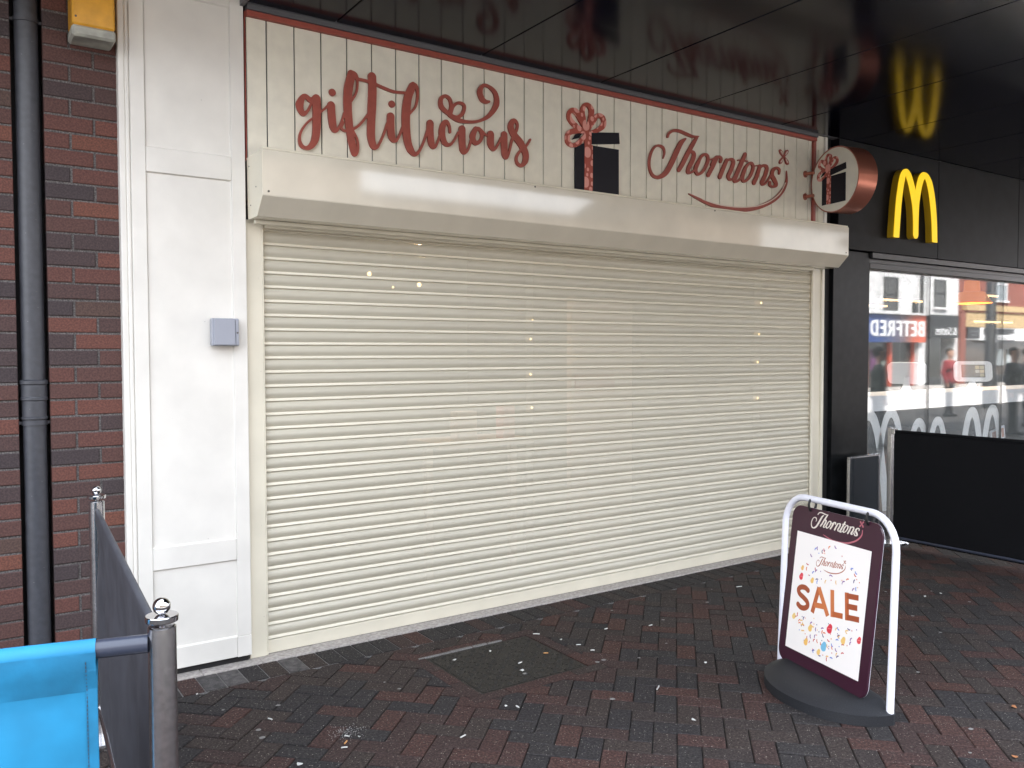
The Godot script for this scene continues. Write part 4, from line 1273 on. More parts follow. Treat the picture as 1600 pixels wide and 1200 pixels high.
func banner(a: Vector3, b: Vector3, label: String, m: Material, hem: Material, gap0: float, gap1: float, low: float) -> void:
	var len := a.distance_to(b)
	var rr := 0.0235 if hem else 0.01
	var turn := atan2(-(b.z - a.z), b.x - a.x)
	var p := thing("fabric_barrier", label, "barrier", a, turn)
	var st := st_new()
	tube(st, [Vector3(0.03, 0.965, 0), Vector3(len - 0.03, 0.965, 0)], rr - 0.0025, 14)
	build("top_rail", st, M.rail, p)
	st = st_new()
	tube(st, [Vector3(0.03, low + 0.02, 0), Vector3(len - 0.03, low + 0.02, 0)], 0.014, 10)
	build("bottom_rail", st, M.steel, p)
	var seed_ := len * 7.0
	var wav := func(x: float, y: float) -> float:
		var slack := sin(clampf((y - low) / (0.95 - low), 0, 1) * PI)
		return 0.010 * sin(x * 7.0 + y * 4.0 + seed_) * slack + 0.005 * sin(x * 17.0 - y * 9.0) * slack + 0.003 * sin(x * 3.0 + y * 21.0) * (1.0 - slack * 0.5)
	var cloth := st_new()
	cloth.set_smooth_group(0)
	var nx := 44
	var top := 0.988
	for s in [-1.0, 1.0]:
		var grid := []
		for i in nx + 1:
			var col := []
			var x := lerpf(gap0, len - gap1, float(i) / nx)
			for j in 21:
				var y := lerpf(low, 0.965, j / 20.0)
				var off := lerpf(0.004, rr, smoothstep(0.86, 0.95, y))
				col.append(Vector3(x, y, s * off + wav.call(x, y) * (1.0 - smoothstep(0.88, 0.945, y))))
			for k in range(1, 7):
				var an := k / 6.0 * PI / 2
				col.append(Vector3(x, 0.965 + sin(an) * rr, s * cos(an) * rr))
			grid.append(col)
		for i in nx:
			for j in 26:
				if s > 0: quad(cloth, grid[i][j], grid[i + 1][j], grid[i + 1][j + 1], grid[i][j + 1])
				else: quad(cloth, grid[i + 1][j], grid[i][j], grid[i][j + 1], grid[i + 1][j + 1])
	build("fabric", cloth, m, p)
	if hem:
		for e in [[gap0 - 0.001, gap0 + 0.022], [len - gap1 - 0.022, len - gap1 + 0.001]]:
			st = st_new()
			for s in [-1.0, 1.0]:
				for j in 20:
					var y0 := lerpf(low, 0.966, j / 20.0)
					var y1 := lerpf(low, 0.966, (j + 1) / 20.0)
					var f := func(x: float, y: float) -> Vector3: return Vector3(x, y, s * (lerpf(0.004, rr, smoothstep(0.86, 0.95, y)) + 0.0016) + wav.call(x, y) * (1.0 - smoothstep(0.88, 0.945, y)))
					if s > 0: quad(st, f.call(e[0], y0), f.call(e[1], y0), f.call(e[1], y1), f.call(e[0], y1))
					else: quad(st, f.call(e[1], y0), f.call(e[0], y0), f.call(e[0], y1), f.call(e[1], y1))
			build("side_hem", st, hem, p)
			st = st_new()
			var sx: float = e[1] - 0.003 if e[0] < len / 2 else e[0] + 0.003
			for s in [-1.0, 1.0]:
				for j in 90:
					var y0 := lerpf(low + 0.01, 0.95, j / 90.0)
					var z: float = s * (lerpf(0.004, rr, smoothstep(0.86, 0.95, y0)) + 0.0024) + wav.call(sx, y0) * (1.0 - smoothstep(0.88, 0.945, y0))
					bx(st, sx - 0.0008, sx + 0.0008, y0, y0 + 0.006, z - 0.0006, z + 0.0006)
			build("stitching", st, M.rail, p)
		st = st_new()
		st.set_smooth_group(0)
		for s in [-1.0, 1.0]:
			for i in nx:
				var x0 := lerpf(gap0, len - gap1, float(i) / nx)
				var x1 := lerpf(gap0, len - gap1, float(i + 1) / nx)
				var f := func(x: float, y: float) -> Vector3: return Vector3(x, y, s * (lerpf(0.004, rr, smoothstep(0.86, 0.95, y)) + 0.0012) + wav.call(x, y) * (1.0 - smoothstep(0.88, 0.945, y)))
				for yy in [[0.875, 0.91], [0.91, 0.938], [0.938, 0.966]]:
					if s > 0: quad(st, f.call(x0, yy[0]), f.call(x1, yy[0]), f.call(x1, yy[1]), f.call(x0, yy[1]))
					else: quad(st, f.call(x1, yy[0]), f.call(x0, yy[0]), f.call(x0, yy[1]), f.call(x1, yy[1]))
		build("top_hem", st, hem, p)

# ---------------------------------------------------------------- swing sign
func poster_picture() -> ImageTexture:
	var w := 820
	var h := 930
	var im := Image.create(w, h, false, Image.FORMAT_RGB8)
	im.fill(Color(0.965, 0.945, 0.925))
	var r := RandomNumberGenerator.new()
	r.seed = 41
	var cols := [Color(0.78, 0.32, 0.30), Color(0.42, 0.50, 0.80), Color(0.90, 0.72, 0.40), Color(0.55, 0.38, 0.60), Color(0.86, 0.45, 0.25), Color(0.36, 0.30, 0.48)]
	var n := 0
	while n < 130:
		var p := Vector2(r.randf(), r.randf())
		var q := (p - Vector2(0.5, 0.5)) / Vector2(0.46, 0.46)
		if q.length() > 1.0: continue
		if p.y + 0.1 * (p.x - 0.5) > 0.37 and p.y + 0.1 * (p.x - 0.5) < 0.66: continue
		if absf(p.x - 0.51) < 0.23 and p.y > 0.14 and p.y < 0.27: continue
		var c: Color = cols[r.randi_range(0, cols.size() - 1)]
		var at := p * Vector2(w, h)
		var a := r.randf() * PI
		var d := Vector2(cos(a), sin(a))
		if r.randf() < 0.4:
			bar_print(im, at, at, 4.5, 4.5, c)
		else:
			var mid := at + Vector2(-d.y, d.x) * 4.0
			bar_print(im, at - d * 11, mid, 4.2, 4.2, c)
			bar_print(im, mid, at + d * 11, 4.2, 4.2, c)
		n += 1
	for e in [[0.13, 0.297, 16, Color(0.93, 0.74, 0.42)], [0.126, 0.37, 22, Color(0.86, 0.22, 0.28)], [0.286, 0.372, 18, Color(0.93, 0.76, 0.42)], [0.079, 0.721, 19, Color(0.94, 0.80, 0.50)], [0.328, 0.761, 22, Color(0.94, 0.78, 0.46)], [0.586, 0.70, 28, Color(0.86, 0.22, 0.28)], [0.773, 0.746, 22, Color(0.94, 0.78, 0.46)], [0.962, 0.694, 20, Color(0.87, 0.30, 0.32)], [0.288, 0.887, 22, Color(0.94, 0.74, 0.40)], [0.534, 0.858, 29, Color(0.48, 0.74, 0.86)], [0.473, 0.921, 19, Color(0.94, 0.78, 0.46)]]:
		var at: Vector2 = Vector2(e[0] * w, e[1] * h)
		var d := Vector2(0.35, -0.94)
		bar_print(im, at + d * e[2] * 0.5, at - d * e[2] * 0.4, e[2] * 0.75, e[2], e[3])
		if e[3].g < 0.4:
			bar_print(im, at - d * e[2] * 0.2 + Vector2(-e[2] * 0.6, 0), at - d * e[2] * 0.2 + Vector2(e[2] * 0.6, -e[2] * 0.2), 2.0, 2.0, Color(0.95, 0.6, 0.6))
	ink_print(im, THORN_INK, w * 0.262, w * 0.50, h * 0.205, Color(0.66, 0.36, 0.26), -0.09)
	# SALE in plain bold strokes
	var copper := Color(0.72, 0.37, 0.20)
	var copper2 := Color(0.80, 0.46, 0.26)
	var dark := Color(0.63, 0.30, 0.17)
	var t := 20.0
	# the word climbs towards the right
	var at_ := func(sx: float, sy: float) -> Vector2: return Vector2((0.085 + 0.83 * sx + 0.03 * sy) * w, (0.468 + 0.165 * sy - 0.09 * sx) * h)
	var s := [Vector2(0.185, 0.10), Vector2(0.135, -0.01), Vector2(0.065, 0.0), Vector2(0.02, 0.14), Vector2(0.04, 0.34), Vector2(0.11, 0.50), Vector2(0.17, 0.68), Vector2(0.175, 0.88), Vector2(0.12, 1.01), Vector2(0.055, 1.0), Vector2(0.01, 0.88)]
	for i in s.size() - 1:
		for k in 5:
			var f := func(tt: float) -> Vector2:
				var v: Vector2 = s[i].cubic_interpolate(s[i + 1], s[maxi(i - 1, 0)], s[mini(i + 2, s.size() - 1)], tt)
				return at_.call(v.x, v.y)
			bar_print(im, f.call(k / 5.0), f.call((k + 1) / 5.0), t, t, dark)
	var ln := func(ax: float, ay: float, bx_: float, by: float, c: Color) -> void:
		slab_print(im, at_.call(ax, ay), at_.call(bx_, by), t, c)
	ln.call(0.255, 1.14, 0.372, -0.14, copper)
	ln.call(0.368, -0.14, 0.51, 1.14, copper2)
	ln.call(0.29, 0.74, 0.47, 0.74, copper2)
	ln.call(0.585, -0.14, 0.585, 1.14, copper2)
	ln.call(0.585, 1.0, 0.745, 1.0, copper)
	ln.call(0.81, -0.14, 0.81, 1.14, copper)
	ln.call(0.81, 0.01, 0.985, 0.01, dark)
	ln.call(0.81, 0.49, 0.965, 0.49, dark)
	ln.call(0.81, 1.0, 0.99, 1.0, dark)
	return ImageTexture.create_from_image(im)

func make_swing_sign() -> void:
	# local x along the board from its wall-side foot, local z towards the viewer
	var turn := atan2(-0.966, -0.26)
	var b := thing("swing_sign", "white framed pavement swing sign with a sale poster on a black rubber base", "sign board", Vector3(2.172, GROUND, 1.621), turn)
	var lean := Basis(Vector3.BACK, 0.016) * Basis(Vector3.RIGHT, -0.045)
	var fr := Transform3D(lean, Vector3(0, 0, 0))
	var w := 0.76
	var top := 0.885
	var r := 0.15
	var pts := [Vector3(0, 0.012, 0), Vector3(0, top - r, 0)]
	for i in range(1, 9): pts.append(Vector3(r - cos(i / 8.0 * PI / 2) * r, top - r + sin(i / 8.0 * PI / 2) * r, 0))
	for i in range(0, 9): pts.append(Vector3(w - r + sin(i / 8.0 * PI / 2) * r, top - r + cos(i / 8.0 * PI / 2) * r, 0))
	pts.append(Vector3(w, 0.012, 0))
	var q := []
	for p in pts: q.append(fr * p)
	var st := st_new()
	tube(st, q, 0.0165, 14)
	build("tube_frame", st, M.white_paint, b)
	var hang := fr * Transform3D(Basis(Vector3.RIGHT, -0.083), Vector3(0, 0.869, 0))
	st = st_new()
	prism(st, rounded(0.072, 0.690, 0.058 - 0.869, 0.842 - 0.869, 0.06, 8), -0.006, 0.006, hang)
	build("board", st, M.maroon, b)
	st = st_new()
	prism(st, rounded(0.072, 0.690, 0.058 - 0.869, 0.842 - 0.869, 0.06, 8), -0.0078, -0.0062, hang)
	build("board_back", st, M.white_paint, b)
	# poster with computed print
	st = st_new()
	var c := [Vector3(0.124, 0.132 - 0.869, 0.0075), Vector3(0.638, 0.132 - 0.869, 0.0075), Vector3(0.638, 0.714 - 0.869, 0.0075), Vector3(0.124, 0.714 - 0.869, 0.0075)]
	var uv := [Vector2(0, 1), Vector2(1, 1), Vector2(1, 0), Vector2(0, 0)]
	for i in [0, 2, 1, 0, 3, 2]:
		st.set_uv(uv[i])
		st.add_vertex(hang * c[i])
	var pm := mat(Color.WHITE, 0.3)
	pm.albedo_texture = poster_picture()
	build("poster", st, pm, b)
	var cream := mat(lin(0.75, 0.68, 0.6), 0.5)
	var words := part("printed_name", ink_mesh(THORN_INK.slice(0, 17), 0.235, 0.0012, 0.0, 0.001), cream, b)
	words.transform = hang * Transform3D(Basis.IDENTITY, Vector3(0.385, 0.757 - 0.869 + 0.018, 0.0062))
	var sw := part("printed_swash", ink_mesh([THORN_INK[17], THORN_INK[18], THORN_INK[19], THORN_INK[20], THORN_INK[21]], 0.235, 0.0012, 0.0, 0.001), mat(lin(0.45, 0.13, 0.16), 0.5), b)
	sw.transform = words.transform
	for x in [0.205, 0.60]:
		st = st_new()
		var ring := []
		for i in 13: ring.append(hang * Vector3(x, 0.858 - 0.869 + cos(i / 12.0 * TAU) * 0.032, sin(i / 12.0 * TAU) * 0.022))
		tube(st, ring, 0.006, 6)
		build("hanging_clip", st, M.clip, b)
	# moulded base: oval plan, domed along the frame line
	st = st_new()
	st.set_smooth_group(0)
	var na := 56
	var nr := 10
	var f := func(i: int, j: int) -> Vector3:
		var a := TAU * i / na
		var k := float(j) / nr
		var x := w / 2 + 0.035 + cos(a) * 0.365 * k
		var z := sin(a) * (0.30 if sin(a) > 0.0 else 0.09) * k
		var y := 0.06 + 0.026 * (1.0 - k * k) + 0.035 * pow(absf(cos(a)) * k, 3.0) * (1.0 - pow(k, 8.0))
		if j == nr - 1: y = 0.06
		if j == nr: y = 0.046
		return Vector3(x, y, z)
	for i in na:
		for j in nr:
			quad(st, f.call(i + 1, j), f.call(i, j), f.call(i, j + 1), f.call(i + 1, j + 1))
	st.set_smooth_group(1)
	for i in na:
		var p0: Vector3 = f.call(i, nr)
		var p1: Vector3 = f.call(i + 1, nr)
		var d := Vector3(0, 0.046, 0)
		quad(st, p1 - d, p0 - d, p0, p1)
	build("rubber_base", st, M.rubber, b)

# ---------------------------------------------------------------- behind the shutter
func make_shop_inside() -> void:
	var i := 0
	var where := ["left", "middle", "right"]
	for p in [Vector3(1.063, 2.158, -1.0), Vector3(1.244, 2.073, -1.0), Vector3(1.453, 2.10, -1.0)]:
		var l := thing("bulb_lamp", "small warm bulb, %s one of three shining through the shutter's upper left" % where[i], "lamp", p, 0.0, "three bulbs behind the shutter")
		bulb(l, 0.015 if i != 1 else 0.008, 0.12 if i != 1 else 0.04, 3.42 - p.y)
		i += 1
	i = 0
	var nth := ["topmost", "second", "third", "lowest"]
	for p in [Vector3(2.455, 1.866, -1.0), Vector3(2.437, 1.715, -1.0), Vector3(2.436, 1.437, -1.0), Vector3(2.448, 1.173, -1.0), Vector3(5.371 - 0.9, 2.035, -0.42), Vector3(5.347 - 0.9, 1.764, -0.42), Vector3(5.331 - 0.9, 1.523, -0.42), Vector3(5.337 - 0.9, 1.21, -0.42)]:
		var col := "middle" if i < 4 else "right end"
		var l := thing("display_light", "%s tiny display light of the column behind the shutter's %s" % [nth[i % 4], col], "lamp", p, 0.0, "small display lights behind the shutter")
		bulb(l, 0.0085, 0.006, 0.0)
		i += 1
	var tall := mat(lin(0.55, 0.42, 0.34), 0.6)
	var d := thing("display_stand", "tall pale display board dimly seen through the middle of the shutter", "display")
	bevel("board", 2.53, 3.15, 0.0, 2.03, -0.66, -0.60, 0.005, tall, d)
	bevel("shelf_edge", 2.53, 3.15, 1.55, 1.60, -0.5995, -0.5, 0.004, M.cream, d)
	bevel("pink_header", 2.56, 2.95, 1.30, 1.44, -0.5995, -0.585, 0.002, mat(lin(0.6, 0.22, 0.18), 0.6), d)
	var s := thing("light_column", "slim upright carrying tiny lights behind the shutter's middle", "display")
	box("upright", 2.40, 2.47, 0.0, 2.4, -1.06, -1.014, M.black, s)
	var s2 := thing("light_column", "slim upright carrying tiny lights at the shutter's right end", "display")
	box("upright", 4.40, 4.48, 0.0, 2.4, -0.48, -0.434, M.black, s2)
	var k := thing("gift_table", "low table with pink boxes dimly seen through the shutter", "table")
	box("table_top", 1.35, 2.15, 0.95, 0.99, -1.0, -0.55, tall, k)
	for x in [1.37, 2.08]:
		box("leg", x, x + 0.05, 0.0, 0.949, -0.8, -0.75, tall, k)
	var pk := thing("gift_box", "pink upright gift box on the table behind the shutter", "box")
	bevel("carton", 1.90, 2.0, 0.991, 1.24, -0.68, -0.58, 0.003, mat(lin(0.7, 0.16, 0.14), 0.5), pk)
	var pk2 := thing("gift_box", "beige gift box on the table behind the shutter", "box")
	bevel("carton", 1.52, 1.68, 0.991, 1.20, -0.68, -0.58, 0.003, mat(lin(0.65, 0.5, 0.4), 0.5), pk2)

func bulb(l: Node3D, r: float, energy: float, cord: float) -> void:
	var st := st_new()
	var prof := []
	for i in 9:
		var a := -PI / 2 + PI * i / 8.0
		prof.append([maxf(0.0003, cos(a) * r), sin(a) * r])
	lathe(st, Vector3.ZERO, prof, 14)
	build("glowing_bulb", st, glow(lin(1.0, 0.70, 0.30), 3.0), l)
	if cord > 0.0: box("cord", -0.003, 0.003, r * 1.02, cord, -0.003, 0.003, M.black, l)
	else: box("holder", -r * 0.6, r * 0.6, -r * 0.6, r * 0.6, -0.013, -r * 0.9, M.black, l)
	var o := OmniLight3D.new()
	o.light_color = Color(1.0, 0.83, 0.6)
	o.light_energy = energy
	o.light_size = r
	o.omni_range = 8
	o.shadow_enabled = true
	l.add_child(o)

# ---------------------------------------------------------------- the other side of the street (mirrored by the window and the hood)
func opposite(x0: float, x1: float, h: float, wall: Material, label: String, flat := false) -> Node3D:
	var b := thing("terrace_building", label, "building", Vector3(0, GROUND, 18.0))
	box("wall", x0, x1, 3.42, h, 0.0, 8.0, wall, b)
	box("side_pier", x0, x0 + 0.3, 0.0, 3.4195, 0.0, 8.0, wall, b)
	box("side_pier", x1 - 0.3, x1, 0.0, 3.4195, 0.0, 8.0, wall, b)
	box("back_wall", x0 + 0.3, x1 - 0.3, 0.0, 3.4195, 7.0, 8.0, M.black, b)
	var st := st_new()
	if flat: bx(st, x0 + 0.01, x1 - 0.01, h + 0.002, h + 0.03, 0.3, 7.9)
	else: prism(st, PackedVector2Array([Vector2(-0.25, h), Vector2(8.25, h), Vector2(4.0, h + 1.3)]), x0, x1, Transform3D(Basis(Vector3(0, 0, 1), Vector3(0, 1, 0), Vector3(-1, 0, 0)), Vector3(x0 + x1, 0, 0)))
	build("roof", st, M.slate, b)
	box("gutter", x0, x1, h - 0.1, h - 0.005, -0.12, -0.003, M.frame_dark, b)
	return b

func sash(b: Node3D, x0: float, x1: float, y0: float, y1: float, dark: bool) -> void:
	var w := box("window", x0, x1, y0, y1, -0.012, -0.003, M.dim_glass if not dark else M.dark_glass, b)
	var fm: Material = M.white_render if not dark else M.frame_dark
	box("frame", x0, x0 + 0.07, y0, y1, -0.05, -0.0125, fm, w)
	box("frame", x1 - 0.07, x1, y0, y1, -0.05, -0.0125, fm, w)
	box("frame", x0 + 0.07, x1 - 0.07, y1 - 0.07, y1, -0.05, -0.0125, fm, w)
	box("meeting_rail", x0 + 0.07, x1 - 0.07, (y0 + y1) / 2 - 0.035, (y0 + y1) / 2 + 0.035, -0.055, -0.0125, fm, w)
	box("sill", x0 - 0.1, x1 + 0.1, y0 - 0.1, y0 - 0.001, -0.12, -0.0125, M.white_render, w)

func words(called: String, text: String, size: float, at: Vector3, m: Material, parent: Node3D, bold := true, squash := 1.0) -> void:
	var o := part(called, text_mesh(text, size, 0.02, bold), m, parent)
	o.position = at
	o.rotation.y = PI
	o.scale.x = squash

func make_street() -> void:
	var grain := noise_tex(256, 0.05, 0.8, 1.0, 51)
	M.white_render = tri(mat(lin(0.70, 0.71, 0.72), 0.8), noise_tex(256, 0.02, 0.86, 1.0, 52, 5, 1.5), 3.0)
	M.red_brick = tri(mat(lin(0.26, 0.085, 0.062), 0.85), grain, 1.0)
	M.dull_brick = tri(mat(lin(0.27, 0.21, 0.17), 0.85), grain, 1.0)
	M.buff_brick = tri(mat(lin(0.52, 0.38, 0.20), 0.85), grain, 1.0)
	M.slate = mat(lin(0.05, 0.05, 0.055), 0.7)
	M.dim_glass = mat(lin(0.22, 0.26, 0.28), 0.1)
	M.dark_glass = mat(lin(0.045, 0.045, 0.042), 0.1)
	M.shop_dark = mat(lin(0.012, 0.013, 0.016), 0.4)
	M.orange_red = mat(lin(0.55, 0.09, 0.045), 0.4)
	M.white_sign = mat(lin(0.8, 0.82, 0.84), 0.5)
	var x := -16.0
	var n := 0
	for e in [[-16.0, 0.6, 8.2, "dull"], [0.6, 8.3, 7.8, "dull"], [8.3, 20.6, 6.1, "dull"], [20.6, 25.0, 6.75, "dull"], [25.0, 30.0, 6.9, "white"]]:
		var b := opposite(e[0], e[1], e[2], {"dull": M.dull_brick, "buff": M.buff_brick, "white": M.white_render}[e[3]], ["tall brown brick building across the street behind the viewer's left", "tall brown brick building across the street straight behind the viewer", "low flat roofed brown brick building across the street, mirrored in the hood", "narrow brown brick terrace across the street beyond the flat roofed one", "white rendered terrace across the street next to the betting shop"][n], n == 2)
		box("shop_sign", e[0] + 0.3, e[1] - 0.3, 2.75, 3.4, -0.12, 0.0, M.shop_dark, b)
		box("shop_window", e[0] + 0.3, e[1] - 0.3, 0.45, 2.745, 0.1, 0.14, M.dark_glass, b)
		box("stall_riser", e[0] + 0.3, e[1] - 0.3, 0.0, 0.445, 0.05, 0.2, M.shop_dark, b)
		var wx: float = e[0] + 1.0
		while wx < e[1] - 1.6:
			sash(b, wx, wx + 1.0, 4.0, 5.4, n % 2 == 0)
			wx += 2.4
		n += 1
	# betting shop
	var a := opposite(30.0, 37.45, 6.3, M.white_render, "white rendered betting shop building mirrored in the restaurant window")
	sash(a, 34.22, 35.34, 3.5, 5.05, true)
	sash(a, 31.2, 32.3, 3.5, 5.05, true)
	box("drainpipe", 37.2, 37.32, 3.4, 6.2, -0.14, -0.02, M.frame_dark, a)
	box("alarm_box", 36.55, 36.85, 3.46, 4.05, -0.15, -0.003, M.shop_dark, a)
	box("cornice", 30.1, 37.4, 3.34, 3.4195, -0.35, 0.0, M.white_render, a)
	var sign := thing("shop_sign", "blue to orange red BETFRED shop sign mirrored in the restaurant window", "sign", Vector3(0, GROUND, 18.0))
	var st := st_new()
	var stops := [[30.3, lin(0.015, 0.06, 0.30)], [33.6, lin(0.02, 0.055, 0.2)], [35.6, lin(0.14, 0.10, 0.12)], [36.6, lin(0.52, 0.10, 0.05)], [37.42, lin(0.62, 0.12, 0.06)]]
	var im := Image.create(256, 4, false, Image.FORMAT_RGB8)
	for px in 256:
		var xx := 30.3 + 7.12 * px / 255.0
		for k in stops.size() - 1:
			if xx >= stops[k][0] and xx <= stops[k + 1][0] + 0.001:
				for py in 4: im.set_pixel(px, py, stops[k][1].lerp(stops[k + 1][1], (xx - stops[k][0]) / (stops[k + 1][0] - stops[k][0])))
	var face := [Vector3(30.3, 2.06, -0.2), Vector3(37.42, 2.06, -0.2), Vector3(37.42, 3.33, -0.2), Vector3(30.3, 3.33, -0.2)]
	var fuv := [Vector2(0, 1), Vector2(1, 1), Vector2(1, 0), Vector2(0, 0)]
	for k in [0, 1, 2, 0, 2, 3]:
		st.set_uv(fuv[k])
		st.add_vertex(face[k])
	var bm := mat(Color.WHITE, 0.4)
	bm.albedo_texture = ImageTexture.create_from_image(im)
	bm.texture_repeat = false
	build("sign_face", st, bm, sign)
	box("sign_box", 30.3, 37.42, 2.06, 3.33, -0.195, 0.3, M.shop_dark, sign)
	words("sign_lettering", "BETFRED", 0.72, Vector3(35.12, 2.68, -0.215), M.white_sign, sign, true, 1.08)
	box("shop_window", 30.3, 37.15, 0.0, 2.055, 0.35, 0.4, M.dark_glass, a)
	for px in [33.3, 35.2, 37.15]:
		box("red_frame", px - 0.09, px + 0.09, 0.0, 2.055, 0.2, 0.349, M.orange_red, a)
	box("poster", 33.8, 34.5, 0.7, 1.75, 0.33, 0.345, mat(lin(0.12, 0.03, 0.12), 0.5), a)
	box("poster", 34.55, 34.9, 0.2, 1.2, 0.33, 0.345, mat(lin(0.25, 0.33, 0.3), 0.5), a)
	# black shop
	var b := opposite(37.45, 40.65, 6.3, M.white_render, "narrow white rendered building with black shop front mirrored in the restaurant window")
	sash(b, 38.42, 39.45, 3.78, 5.12, true)
	box("shop_sign", 37.75, 40.35, 2.3, 3.4, -0.2, 0.0, M.shop_dark, b)
	words("sign_lettering", "& Soctes", 0.36, Vector3(39.2, 2.62, -0.215), M.white_sign, b, false)
	box("shop_window", 37.75, 39.3, 0.35, 2.295, 0.1, 0.14, M.dark_glass, b)
	box("stall_riser", 37.75, 39.3, 0.0, 0.345, 0.05, 0.2, M.shop_dark, b)
	box("doorway", 39.3, 40.35, 0.0, 2.295, 0.9, 1.0, M.shop_dark, b)
	# brick shop with buff parapet
	var c := opposite(40.65, 56.0, 7.2, M.red_brick, "red brick building with buff brick parapet mirrored in the restaurant window")
	sash(c, 43.7, 45.45, 4.3, 6.0, false)
	sash(c, 48.5, 50.2, 4.3, 6.0, false)
	box("parapet", 41.15, 55.5, 2.86, 3.7, -0.15, -0.01, M.buff_brick, c)
	box("parapet_coping", 41.0, 55.6, 3.7, 4.0, -0.25, -0.01, M.buff_brick, c)
	box("parapet_red_course", 41.15, 55.5, 3.62, 3.699, -0.21, -0.1505, M.red_brick, c)  # projecting red brick course below the coping
	box("pier", 40.66, 41.14, 0.0, 3.7, -0.15, -0.01, M.red_brick, c)
	box("sign_strip", 41.2, 55.5, 2.2, 2.855, -0.12, -0.01, M.white_sign, c)
	box("sign_board", 41.15, 42.35, 2.28, 2.86, -0.24, -0.121, M.shop_dark, c)
	box("sign_board", 42.9, 45.9, 2.08, 2.80, -0.24, -0.121, M.shop_dark, c)
	words("sign_lettering", "Warren James", 0.34, Vector3(44.15, 2.38, -0.26), M.white_sign, c)
	for q in [[41.35, 42.15, 2.63], [41.4, 42.05, 2.46]]:
		box("faint_lettering_line", q[0], q[1], q[2] - 0.035, q[2] + 0.035, -0.245, -0.2405, M.trim_grey, c)
	box("shop_window", 41.2, 55.5, 0.4, 2.19, 0.1, 0.14, mat(lin(0.09, 0.075, 0.065), 0.1), c)
	box("stall_riser", 41.2, 55.5, 0.0, 0.395, 0.02, 0.2, M.shop_dark, c)
	var pale := mat(lin(0.32, 0.36, 0.38), 0.7)
	for d in [43.9, 45.0, 46.0]:
		st = st_new()
		prism(st, PackedVector2Array([Vector2(-0.35, 0.9), Vector2(0.35, 0.9), Vector2(0.2, 1.75), Vector2(-0.2, 1.75)]), -0.02, 0.02, Transform3D(Basis.IDENTITY, Vector3(d, 0, 0.05)))
		build("hanging_dress", st, pale, c)
	# street lamp column
	var lp := thing("lamp_post", "black street lamp column mirrored in the restaurant window", "lamp post", Vector3(23.7, GROUND, 8.0))
	st = st_new()
	lathe(st, Vector3.ZERO, [[0.2, 0.0], [0.2, 0.9], [0.15, 1.0], [0.13, 6.0], [0.05, 6.1]], 20)
	build("column", st, M.shop_dark, lp)
	st = st_new()
	tube(st, [Vector3(0, 5.9, 0), Vector3(0, 6.5, -0.2), Vector3(0, 6.6, -0.9)], 0.05, 8)
	build("arm", st, M.shop_dark, lp)
	bevel("lantern", -0.12, 0.12, 6.5, 6.65, -1.4, -0.85, 0.03, M.shop_dark, lp)

